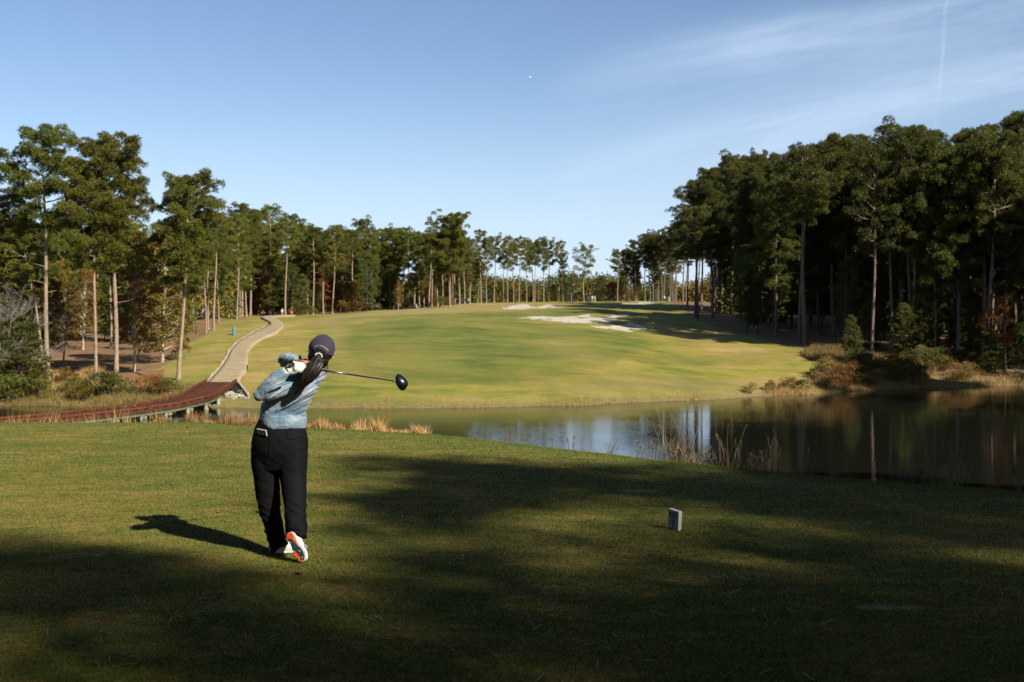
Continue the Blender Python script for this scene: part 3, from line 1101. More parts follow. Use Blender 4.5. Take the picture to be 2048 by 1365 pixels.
def make_protos():
    blade_material()
    bp, bl, bd = MAT['bark_pine'], MAT['bark_pale'], MAT['bark_dark']
    for i, (cb, R, nl, H, top, dn) in enumerate([(0.56, 4.0, 26, 23, 0.35, 1.0), (0.45, 4.0, 34, 23, 0.3, 1.0), (0.62, 3.4, 22, 21, 0.3, 0.85),
                                                 (0.5, 3.0, 26, 20, 0.35, 0.8), (0.66, 2.6, 17, 20, 0.3, 0.75), (0.38, 3.8, 36, 21, 0.25, 1.1),
                                                 (0.3, 3.4, 38, 19, 0.25, 1.1)]):
        g = gen_pine(100 + i, H, cb, R, nl, 50, dn, top)
        proto_tree('pine%d' % i, 'pine', g, bp, MAT['needle'], 'pine_tree', 'pine', 'tree')
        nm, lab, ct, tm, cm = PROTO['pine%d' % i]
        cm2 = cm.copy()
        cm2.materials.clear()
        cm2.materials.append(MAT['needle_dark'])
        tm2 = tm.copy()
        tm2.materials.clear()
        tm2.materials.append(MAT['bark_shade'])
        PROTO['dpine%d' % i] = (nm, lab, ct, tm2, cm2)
    for i, (H, R, cb, fm, bm, mt) in enumerate([(13, 3.4, 0.10, 'leaf_green', bd, 1), (15, 3.8, 0.15, 'leaf_green', bd, 1), (11, 3.0, 0.06, 'leaf_olive', bl, 1),
                                                (14, 3.2, 0.2, 'leaf_olive', bl, 1), (8, 2.6, 0.05, 'leaf_rust', bd, 2), (10, 2.6, 0.05, 'leaf_green', bd, 2)]):
        g = gen_broad(200 + i, H, R, cb, 210, 62, 0.17, 1.0, 0.012, mt)
        proto_tree('broad%d' % i, 'broad', g, bm, MAT[fm], 'broadleaf_tree', 'broadleaf', 'tree')
    g = gen_broad(230, 8, 3.6, 0.1, 190, 60, 0.18)
    proto_tree('gold', 'broad', g, bd, MAT['leaf_gold'], 'broadleaf_tree', 'golden', 'tree')
    for i in range(2):
        proto_tree('bare%d' % i, 'bare', (gen_bare(300 + i, 11.0), None), MAT['bark_grey'], None, 'bare_tree', 'bare', 'tree')
    for i, fm in enumerate(['leaf_green', 'leaf_olive', 'leaf_rust', 'sedge']):
        g = gen_shrub(320 + i, 1.25, 1.4)
        proto_tree('shrub%d' % i, 'shrub', g, bd, MAT[fm], 'shrub', 'shrub', 'shrub')

# ------------------------------------------------------------------ the woods
def at(px, py):
    g = ground(px, py)
    return g


def tree_at(key, px, py, top, label, rz=0.0, lean=0.0, group=None, name=None, wide=1.0, Y=None, Hm=None):
    """a tree whose base shows at (px, py) and whose tip reaches photo row top"""
    if Y is None:
        x, y, z = ground(px, py)
    else:
        y = Y
        x = (px - 1024) / FPX * Y
        z = zt(x, y)
    H = P(px, top, y)[2] - z
    cm = PROTO[key][3]
    h0 = max(v.co.z for v in cm.vertices) if key not in HGT else HGT[key]
    HGT[key] = h0
    s = H / h0
    return plant(key, x, y, z, rz, s * wide, s, label, group, (0, lean), name)


HGT = {}


def by_place(label, px):
    """the label of the stretch of wood a tree stands in"""
    if isinstance(label, str):
        return label
    for lim, lab in label:
        if px < lim:
            return lab
    return label[-1][1]


LAB_MID = [(545, 'pine of the far woods left of the white-topped walker'), (600, 'pine of the far woods behind the red-shirted bystander'), (670, 'pine of the far woods between the walkers and the dense bushy tree'),
           (735, 'pine of the far woods beside the dense dark bushy tree'), (800, 'pine of the far woods just left of the golf cart'), (850, 'pine of the far woods behind the golf cart'),
           (900, 'pine of the far woods between the golf cart and the big round-crowned pine'), (9999, 'pine of the far woods just right of the big round-crowned pine')]
LAB_MIDB = [(600, 'leafy tree behind the walkers at the top of the path'), (700, 'leafy tree of the far woods left of the dense bushy tree'), (800, 'leafy tree of the far woods left of the golf cart'),
            (900, 'leafy tree of the far woods behind the golf cart'), (1000, 'leafy tree behind the bunkers left of the green'), (9999, 'leafy tree behind the open row of slender pines')]
LAB_RIGHT = [(1600, 'pine in the dark woods left of the two close slim trunks'), (1700, 'pine in the dark woods behind the two close slim trunks'), (1810, 'pine in the dark woods behind the tan broom grass'),
             (1940, 'pine in the dark woods behind the thicket on the right shore'), (2050, 'pine in the dark woods behind the orange-leaved tree'), (9999, 'pine in the dark woods past the right edge of the photo')]
LAB_RIGHTB = [(1620, 'leafy tree under the pines left of the two close slim trunks'), (1800, 'leafy tree under the pines behind the tan broom grass'), (1950, 'leafy tree under the pines behind the right thicket'),
              (9999, 'leafy tree under the pines behind the orange-leaved tree')]
LAB_LEFT = [(0, 'pine in the woods cut by the left edge of the photo'), (110, 'pine in the woods behind the tallest left pine'), (240, 'pine in the woods behind the broad-crowned pine'), (360, 'pine in the woods behind the dome-crowned pine'), (9999, 'pine in the woods between the dome-crowned pine and the lone thin pine')]
LAB_LEFTB = [(0, 'leafy tree in the shade at the left edge of the photo'), (120, 'leafy tree in the shade behind the tallest left pine'), (260, 'leafy tree in the shade behind the broad-crowned pine'), (9999, 'leafy tree in the shade behind the white-trunked tree')]


def build_woods():
    rng = np.random.default_rng(7)
    bp = MAT['bark_pine']
    nd = MAT['needle']
    # four pines that stand out have crowns of their own
    own = {
        'pA': dict(seed=11, H=24, cb=0.64, R=3.6, nl=28, top=0.5, stubs=9, dense=1.0, tuft=52),
        'pB': dict(seed=12, H=22.5, cb=0.46, R=4.0, nl=44, top=0.4, stubs=8, dense=1.1, tuft=56),
        'pC': dict(seed=13, H=19, cb=0.45, R=3.1, nl=38, top=0.5, stubs=6, dense=1.1, tuft=56),
        'pD': dict(seed=14, H=21, cb=0.40, R=5.0, nl=54, top=0.5, stubs=3, dense=1.1, tuft=56),
        'pE': dict(seed=15, H=13, cb=0.45, R=2.8, nl=17, top=0.5, stubs=2, dense=0.75),
    }
    for k, kw in own.items():
        proto_tree(k, 'pine', gen_pine(**kw), bp, nd, 'pine_tree', 'pine', 'tree')
    T = tree_at
    T('pA', 98, 777, 262, 'tallest left pine with an airy rounded crown high above the bank', 0.6, -0.03)
    T('pB', 232, 763, 276, 'tall pine with a broad dense crown between the two other big left pines', 2.0, 0.0)
    T('pC', 357, 760, 350, 'pine with a dome crown standing nearest the cart path above the bridge', 1.0, 0.04)
    T('pine0', 192, 772, 335, 'straight pine just left of the broad-crowned pine, its crown hidden among others', 3.0, 0.0, wide=0.85)
    T('pine4', 94, 768, 452, 'thin pine leaning left behind the tallest left pine', 0.3, -0.16)
    T('bare0', 125, 742, 560, 'thin grey leafless tree between the leaning pine and the broad-crowned pine', 1.0)
    T('broad3', 268, 745, 470, 'slender pale-barked tree with olive leaves on the brown slope', 0.5, wide=0.8)
    T('broad2', 325, 725, 480, 'white-trunked tree with rusty olive leaves left of the dome-crowned pine', 2.2, wide=1.0)
    T('pine4', 428, 662, 430, 'lone thin pine at the edge of the grass left of the path bend', 1.5)
    T('bare0', 8, 790, 535, 'big pale leafless tree with spreading twigs at the left edge', 0.2, wide=1.0)
    T('bare1', -35, 800, 560, 'second pale leafless tree cut by the left edge of the photo', 2.2, wide=1.2)
    T('broad5', 40, 792, 640, 'bushy green tree below the leafless tree at the left edge', 1.0, wide=1.3)
    T('broad0', -15, 770, 470, 'dark bushy tree behind the leafless tree at the left edge', 1.7, wide=1.2)
    T('pine1', -30, 760, 330, 'pine cut off by the left edge of the photo', 1.7)
    T('pine3', 546, 631, 413, 'tall pine with its crown above the rest behind the white-shirted walker', 0.9)
    T('pine3', 584, 630, 432, 'pine behind the red-shirted walker, forked near its top', 2.9, wide=1.1)
    T('pine4', 447, 634, 455, 'pale straight trunk at the top of the brown slope', 0.0)
    T('pD', 900, 616, 423, 'big round-crowned pine standing alone in front of the far woods', 0.5)
    T('pine2', 728, 620, 437, 'small-crowned pine rising above the dark woods left of the golf cart', 0.5)
    T('broad1', 690, 621, 456, 'dense dark bushy tree at the middle of the far woods', 0.4, wide=1.1)
    T('pE', 1168, 601, 490, 'lone slim pine with an open crown behind the green', 2.0, Y=312)
    T('gold', 1226, 602, 566, 'golden autumn tree behind the green', 0.0, Y=345, wide=1.3)
    T('pine0', 1235, 601, 499, 'wide-crowned pine behind the golden tree', 1.0, Y=318, wide=1.1)
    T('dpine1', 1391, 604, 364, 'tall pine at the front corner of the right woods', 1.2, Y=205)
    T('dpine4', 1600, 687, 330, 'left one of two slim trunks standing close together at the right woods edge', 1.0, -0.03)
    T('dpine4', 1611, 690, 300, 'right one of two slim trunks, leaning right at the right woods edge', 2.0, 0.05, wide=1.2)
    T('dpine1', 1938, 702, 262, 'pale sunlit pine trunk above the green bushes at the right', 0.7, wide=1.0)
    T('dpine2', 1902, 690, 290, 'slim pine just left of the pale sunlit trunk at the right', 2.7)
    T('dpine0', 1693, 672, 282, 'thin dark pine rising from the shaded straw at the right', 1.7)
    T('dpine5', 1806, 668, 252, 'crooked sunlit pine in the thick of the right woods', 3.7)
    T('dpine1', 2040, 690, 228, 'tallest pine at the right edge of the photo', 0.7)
    T('broad1', 1810, 700, 610, 'dark green bushy tree at the bend of the right shore', 0.7, Y=136)
    T('broad0', 1745, 690, 625, 'dark leafy tree left of the rusty tree on the right shore', 0.9, Y=142)
    T('broad5', 1985, 745, 665, 'round green bush tree at the water at the right', 1.9, Y=131, wide=1.4)
    # sprays of orange leaves on a small maple
    V, F = gen_broad(77, 7.0, 1.7, 0.35, 22, 40, 0.22)
    tm = raw_mesh('trunk', V[0], V[1], True, [MAT['bark_dark']])
    cm = raw_mesh('crown', F[0], F[1], False, [MAT['leaf_orange']])
    PROTO['maple'] = ('maple_tree', 'm', 'tree', tm, cm)
    plant('maple', 55.6, 131.0, None, 0.3, 1.15, 1.45, 'small tree with bright orange leaves above the green bush at the right')

    # rows of trunks behind the fairway
    lab_mid = LAB_MID
    for i, (px, top, Y) in enumerate([(484, 408, 246), (501, 420, 250), (536, 455, 262), (571, 445, 250), (615, 449, 262), (626, 455, 255), (647, 455, 260), (665, 462, 258),
                                      (707, 466, 262), (745, 460, 268), (760, 458, 275), (780, 457, 270), (797, 462, 272), (806, 459, 280), (819, 462, 268), (829, 462, 284), (839, 466, 272),
                                      (848, 468, 290), (858, 470, 270), (864, 464, 282), (875, 468, 276), (885, 470, 286), (910, 462, 280), (919, 462, 288), (929, 470, 284), (940, 474, 296)]):
        k = ['pine4', 'pine2', 'pine3', 'pine4', 'pine0'][i % 5]
        tree_at(k, px, 0, top + rng.uniform(-4, 8), by_place(lab_mid, px), rng.uniform(0, 6), rng.uniform(-0.02, 0.02), 'pines of the far woods left of the green', Y=Y)
    lab_row = 'slender pine in the open row behind the green'
    for i, (px, top) in enumerate([(962, 462), (973, 478), (989, 471), (1007, 492), (1015, 474), (1027, 484), (1038, 476), (1053, 480), (1066, 481), (1070, 492), (1087, 476), (1098, 480), (1117, 484), (1126, 506)]):
        tree_at(['pine4', 'pine3', 'pine2'][i % 3], px, 0, top, lab_row, rng.uniform(0, 6), rng.uniform(-0.02, 0.03), 'slender pines in the open row behind the green', Y=306 + rng.uniform(-6, 14), wide=0.8)
    for i, (px, top, Y) in enumerate([(1253, 500, 322), (1271, 480, 318), (1290, 466, 324), (1306, 472, 318), (1316, 462, 330), (1328, 470, 316), (1340, 455, 312), (1352, 447, 290), (1366, 440, 275), (1375, 425, 255), (1262, 505, 322), (1300, 490, 318), (1345, 480, 300), (1372, 470, 290)]):
        tree_at(['dpine3', 'dpine0', 'dpine2'][i % 3], px, 0, top, 'dark pine in the thinning end of the right woods', rng.uniform(0, 6), rng.uniform(-0.03, 0.03), 'dark pines at the thinning end of the right woods', Y=Y)

    # fill of the left wood
    def fill(n, pxr, Yr, tops, keys, label, group, sc=(0.85, 1.1), minpx=3.0, cond=None):
        done = 0
        pts = []
        while done < n:
            px = rng.uniform(*pxr)
            Y = Yr[0] + (Yr[1] - Yr[0]) * rng.uniform() ** 0.8
            x = (px - 1024) / FPX * Y
            if cond and not cond(px, x, Y):
                continue
            if any((x - a) ** 2 + (Y - b) ** 2 < 4.5 for a, b in pts):
                if rng.uniform() < 0.9:
                    continue
            pts.append((x, Y))
            k = keys[int(rng.integers(len(keys)))]
            top = np.interp(px, tops[0], tops[1]) + rng.uniform(-10, 70)
            z = zt(x, Y)
            H = P(px, top, Y)[2] - z
            cm = PROTO[k][3]
            h0 = HGT.setdefault(k, max(v.co.z for v in cm.vertices))
            s = H / h0
            plant(k, x, Y, z, rng.uniform(0, 6.28), s * rng.uniform(0.7, 1.0), s, by_place(label, px), group, (rng.uniform(-0.02, 0.02), rng.uniform(-0.03, 0.03)))
            done += 1
    pines = ['pine0', 'pine1', 'pine2', 'pine3', 'pine5', 'pine6']
    dp = ['dpine0', 'dpine1', 'dpine3', 'dpine5', 'dpine6', 'dpine2']
    br = ['broad0', 'broad1', 'broad2', 'broad3', 'broad5', 'broad4']
    topsL = ([-300, 0, 60, 200, 300, 350, 420, 470, 520], [430, 420, 425, 425, 425, 440, 410, 415, 430])
    topsLb = ([-300, 450, 520], [530, 530, 520])
    fill(44, (-230, 440), (116, 175), topsL, pines, LAB_LEFT, 'pines in the mass of the left woods',
         cond=lambda px, x, Y: not (90 < px < 430 and Y < 142))
    fill(40, (-230, 400), (112, 165), topsLb, ['broad0', 'broad1', 'broad2', 'broad3', 'broad5'], LAB_LEFTB, 'leafy trees in the shade of the left pines',
         cond=lambda px, x, Y: not (110 < px < 400 and Y < 138))
    fill(14, (385, 520), (190, 262), ([380, 520], [440, 440]), pines + ['broad3'], 'pine at the end of the left woods by the path', 'pines at the end of the left woods by the path',
         cond=lambda px, x, Y: px < 500 or Y > 245)
    fill(50, (440, 960), (262, 330), ([440, 520, 700, 850, 960], [425, 435, 465, 480, 495]), pines, lab_mid, 'pines of the far woods left of the green')
    fill(44, (440, 800), (252, 300), ([440, 800], [500, 510]), br, LAB_MIDB, 'leafy trees of the far woods')
    fill(22, (780, 1130), (300, 350), ([780, 900, 1130], [535, 560, 575]), br, LAB_MIDB, 'leafy trees of the far woods')
    fill(20, (935, 1360), (330, 385), ([935, 1150, 1360], [545, 562, 525]), ['broad0', 'broad1', 'broad3', 'pine6', 'broad5'], 'small tree in front of the low far-off wood behind the green', 'small trees in front of the low far-off wood')
    fill(10, (1240, 1390), (320, 350), ([1240, 1390], [495, 470]), ['dpine3', 'dpine6', 'dpine5'], 'dark pine in the thinning end of the right woods', 'dark pines at the thinning end of the right woods')
    topsR = ([1370, 1400, 1430, 1480, 1550, 1600, 1650, 1700, 1750, 1800, 1850, 1900, 1950, 2000, 2048, 2200], [400, 365, 345, 305, 318, 298, 302, 270, 275, 262, 258, 258, 268, 275, 235, 230])
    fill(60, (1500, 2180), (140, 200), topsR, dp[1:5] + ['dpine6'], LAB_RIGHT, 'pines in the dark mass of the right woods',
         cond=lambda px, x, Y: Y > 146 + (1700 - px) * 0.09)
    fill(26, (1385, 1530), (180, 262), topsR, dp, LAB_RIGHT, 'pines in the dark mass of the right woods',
         cond=lambda px, x, Y: Y > 178 + (1530 - px) * 0.12)
    fill(46, (1480, 2200), (150, 215), ([1380, 1700, 2200], [520, 480, 450]), ['broad0', 'broad1', 'broad5', 'broad1'], LAB_RIGHTB, 'leafy trees under the right pines')
    # leafy trees and thicket on the right shore
    fill(14, (1740, 2046), (129, 141), topsR, dp, 'pine near the water at the front of the right woods', 'pines at the front of the right woods', cond=lambda px, x, Y: Y > 129 + (2048 - px) * 0.02)
    fill(18, (1700, 2150), (133, 146), ([1740, 2150], [600, 570]), ['broad0', 'broad1', 'broad5', 'broad0', 'broad5'], 'bushy tree on the right shore under the pines', 'bushy trees on the right shore',
         cond=lambda px, x, Y: Y > 133 + (1900 - px) * -0.02)
    # beyond the right edge of the photo the wood follows the shore and shades it
    for i in range(34):
        X = rng.uniform(58, 96)
        Y = rng.uniform(62, 136)
        if X < 0.49 * Y + 3:
            continue
        plant(['dpine1', 'broad0', 'broad1'][i % 3], X, Y, None, rng.uniform(0, 6), [1.1, 1.6, 1.5][i % 3], [1.2, 1.95, 1.75][i % 3], 'tree on the shore beyond the right edge of the photo', 'trees on the shore beyond the right edge')
    # unseen trees added around the tee to keep sky light off its shade
    n = 0
    while n < 125:
        X = rng.uniform(-42, 60)
        Y = rng.uniform(-48, 42)
        c = X * 0.682 + Y * 0.731
        al = X * 0.731 - Y * 0.682
        if -5 < c < 17.5 and al > -20:
            continue
        if 17 < c < 27 and al < 4:
            continue
        if Y > -6 and abs(X) < 0.5 * max(Y, 0) + 9:
            continue
        if Y > 22 and X < 0:
            continue
        k_ = ['pine1', 'broad0', 'broad1', 'broad5', 'broad1'][n % 5]
        plant(k_, X, Y, None, rng.uniform(0, 6), 1.15 if n % 5 == 0 else 1.5, 1.15 if n % 5 == 0 else 1.55, None, 'unseen trees added around the tee to block sky light')
        n += 1

    # far-off parts of the woods that read as one mass
    def mass(seed, n, pxr, Yr, h, label, mats, size=0.8, hx=None):
        r = np.random.default_rng(seed)
        pxs = r.uniform(pxr[0], pxr[1], n)
        Y = r.uniform(Yr[0], Yr[1], n)
        X = (pxs - 1024) / FPX * Y
        g = terrain(X, Y)
        hh = h * (1 + 0.6 * fbm(X * 0.09, Y * 0.03, 0, seed, 4)).clip(0.4, 1.7)
        if hx is not None:
            hh = hh * np.interp(pxs, hx[0], hx[1])
        C = np.stack([X, Y, g + hh * r.uniform(0, 1, n) ** 0.8], 1)
        k = 16
        d = rnd_unit(r, n * k)
        Pp = np.repeat(C, k, 0) + d * r.uniform(0.3, 1.9, (n * k, 1)) * [1, 1, 0.8]
        V, F = blades(r, Pp, d, 1, size, size * 0.6, 0.9)
        fm = (vnoise(np.repeat(X, k) * 0.12, np.repeat(Y, k) * 0.1, 0, 4) > 0.3).astype(int)
        o = link('woods', raw_mesh('woods', V, F, False, mats, fm))
        tag(o, label, 'wood', None, 'stuff')
    md = [MAT['needle_dark'], MAT['leaf_olive']]
    mass(5, 7000, (560, 1520), (400, 430), 7.0, 'low far-off wood along the horizon behind the green', md, 0.75)
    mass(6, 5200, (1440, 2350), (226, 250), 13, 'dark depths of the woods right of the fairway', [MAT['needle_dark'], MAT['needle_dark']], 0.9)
    mass(7, 7000, (-330, 470), (196, 214), 11, 'dark depths of the woods left of the path', md, 0.55)
    mass(8, 4600, (440, 960), (334, 352), 13, 'dark depths of the far woods left of the green', md, 0.75)


# light (0) and shade (1) on the tee as the crowns of the trees behind the camera cast it
SH_PX = [-250, 0, 200, 400, 600, 700, 800, 900, 1000, 1200, 1400, 1600, 1800, 2050, 2400]
SH = [
    (860, [0, 0, 0, 0, 0, 0, 0, 0, 0, 0, 0, 0.5, 0.95, 1, 1]),
    (890, [0, 0, 0, 0, 0, 0, 0, 0, 0, 0, 0.1, 0.6, 0.95, 1, 1]),
    (905, [0, 0, 0, 0, 0, 0, 0.15, 0.25, 0.1, 0, 0.1, 0.7, 0.97, 1, 1]),
    (925, [0, 0, 0, 0, 0, 0.1, 0.5, 0.75, 0.75, 0.3, 0.1, 0.8, 0.97, 1, 1]),
    (945, [0, 0, 0, 0, 0, 0.1, 0.65, 0.9, 0.95, 0.9, 0.5, 0.9, 1, 1, 1]),
    (970, [0, 0, 0, 0, 0, 0.1, 0.4, 0.8, 0.95, 1, 1, 1, 1, 1, 1]),
    (1000, [0, 0, 0, 0, 0.1, 0.85, 0.93, 1, 1, 1, 1, 0.97, 1, 1, 1]),
    (1030, [0, 0, 0, 0, 0.3, 0.95, 0.97, 0.97, 0.97, 0.75, 0.25, 0.95, 1, 1, 1]),
    (1055, [0.4, 0.2, 0, 0, 0.2, 0.95, 0.95, 0.97, 0.93, 0.25, 0, 0.35, 0.93, 1, 1]),
    (1085, [0.9, 0.75, 0.55, 0.05, 0, 0.45, 0.9, 0.93, 0.93, 0.9, 0.45, 0.805, 0.74, 0.902, 1]),
    (1115, [0.95, 0.92, 0.92, 0.5, 0, 0.3, 0.85, 0.8, 0.65, 0.65, 0.8, 0.955, 0.935, 0.838, 0.935]),
    (1145, [1, 0.97, 0.97, 0.93, 0.3, 0.4, 0.75, 0.8, 0.6, 0.65, 0.7, 0.87, 0.955, 0.935, 0.935]),
    (1180, [0.97, 0.97, 0.97, 0.97, 0.942, 0.921, 0.942, 0.942, 0.962, 0.945, 0.917, 0.911, 0.893, 0.928, 0.964]),
    (1225, [0.97, 0.942, 0.942, 0.921, 0.942, 0.97, 0.97, 0.97, 1, 1, 0.984, 0.964, 0.911, 0.928, 0.964]),
    (1275, [0.942, 0.942, 0.873, 0.824, 0.854, 0.892, 0.921, 0.97, 1, 1, 1, 1, 0.964, 0.964, 0.982]),
    (1330, [0.942, 0.873, 0.776, 0.776, 0.824, 0.854, 0.873, 0.942, 1, 1, 1, 1, 0.984, 0.984, 1]),
    (1400, [0.873, 0.776, 0.728, 0.776, 0.873, 0.873, 0.873, 0.97, 1, 1, 1, 1, 1, 1, 1]),
    (1600, [1, 1, 1, 1, 1, 1, 1, 1, 1, 1, 1, 1, 1, 1, 1]),
]


def build_shade_trees():
    rng = np.random.default_rng(31)
    rows = np.array([r[0] for r in SH], float)
    G = np.array([r[1] for r in SH])
    cell = 0.4
    xs = np.arange(-7, 15, cell)
    ys = np.arange(3.6, 21, cell)
    clumps = []

    def dens(x, y):
        py = 635 + FPX * CAMZ / y
        px = 1024 + FPX * x / y
        row = [np.interp(px, SH_PX, g) for g in G]
        return float(np.interp(py, rows, row))
    for y in ys:
        py = 635 + FPX * CAMZ / y
        for x in xs:
            px = 1024 + FPX * x / y
            if px < -250 or px > 2400 or py > 1600 or py < 850:
                continue
            xc, yc = x + cell / 2, y + cell / 2
            d0 = dens(xc, yc)
            dm = min(dens(xc + a_, yc + b_) for a_, b_ in ((.5, 0), (-.5, 0), (0, .45), (0, -.45)))
            d = 0.45 * d0 + 0.55 * dm if dm > 0.06 else 0.0
            d = min(0.985, d)
            if d < 0.04:
                continue
            lam = -math.log(1 - d) / 0.34 * cell * cell
            for _ in range(rng.poisson(lam)):
                gx, gy = x + rng.uniform(0, cell), y + rng.uniform(0, cell)
                clumps.append((gx, gy))
    C = np.array(clumps)
    z = rng.uniform(14.5, 25.0, len(C))
    k = z / SUNV[2]
    Q = np.column_stack([C[:, 0] + SUNV[0] * k, C[:, 1] + SUNV[1] * k, z])
    # share the clumps out between the trunks they hang on
    trunks = np.array([(16.5, -13.5), (23.0, -12.0), (15.0, -5.5), (22.0, -3.5), (29.0, -6.0), (19.5, -19.0), (28.0, 2.5), (11.5, -11.5)]) + np.array([4.5, -4.2])
    own = np.argmin(((Q[:, None, :2] - trunks[None]) ** 2).sum(2), 1)
    for i, (tx, ty) in enumerate(trunks):
        q = Q[own == i]
        if len(q) < 4:
            continue
        H = 15.5
        t = np.linspace(0, 1, 12)
        path = np.column_stack([0.25 * np.sin(t * 3 + i), 0.2 * np.sin(t * 4), t * H - 0.3])
        tp = [tube(path, 0.22 * (1 - t) ** 0.7 + 0.03, 9)]
        fol = []
        for j, p in enumerate(q):
            c = p - [tx, ty, 0]
            cp, cd = clump_points(rng, c, rng.uniform(0.38, 0.6), 20, 0.7)
            fol.append(blades(rng, cp, cd * 0.7 + [0, 0, 0.4], 4, 0.26, 0.085, 0.55))
            if j % 4 == 0:
                zb = min(15.0, max(6.0, c[2] - 1.0 - 0.35 * math.hypot(c[0], c[1])))
                b0 = np.array([0, 0, zb])
                mid = (b0 + c) / 2 + [0, 0, -0.2]
                tp.append(tube(np.array([b0, mid, c]), [0.045, 0.03, 0.01], 4))
        tv, tf = cat(tp)
        cv, cf = cat(fol)
        r = thing('pine_tree', 'spreading pine behind the camera whose crown shades the tee', 'tree', (tx, ty, 0.0), 0.0, 'pines that shade the tee')
        link('trunk', raw_mesh('trunk', tv, tf, True, [MAT['bark_pine']]), r)
        link('crown', raw_mesh('crown', cv, cf, False, [MAT['needle']]), r)


def blade_field(name, X, Y, h, w, mat, lean=0.35, seed=1, zoff=0.0, k=1):
    """single grass blades (three-cornered) rooted on the ground"""
    rng = np.random.default_rng(seed)
    n = len(X)
    Z = terrain(X, Y) + zoff
    az = rng.uniform(0, 2 * np.pi, n)
    ln = rng.normal(size=(n, 2)) * lean
    H = h * rng.uniform(0.6, 1.3, n) if np.isscalar(h) else h
    S = np.stack([np.cos(az), np.sin(az)], 1) * (w * 0.5) if np.isscalar(w) else np.stack([np.cos(az), np.sin(az)], 1) * (w * 0.5)[:, None]
    A = np.stack([X - S[:, 0], Y - S[:, 1], Z - 0.003], 1)
    B = np.stack([X + S[:, 0], Y + S[:, 1], Z - 0.003], 1)
    T = np.stack([X + ln[:, 0] * H, Y + ln[:, 1] * H, Z + H], 1)
    V = np.stack([A, B, T], 1).reshape(-1, 3)
    F = np.arange(len(V)).reshape(-1, 3)
    return raw_mesh(name, V, F, False, [mat])


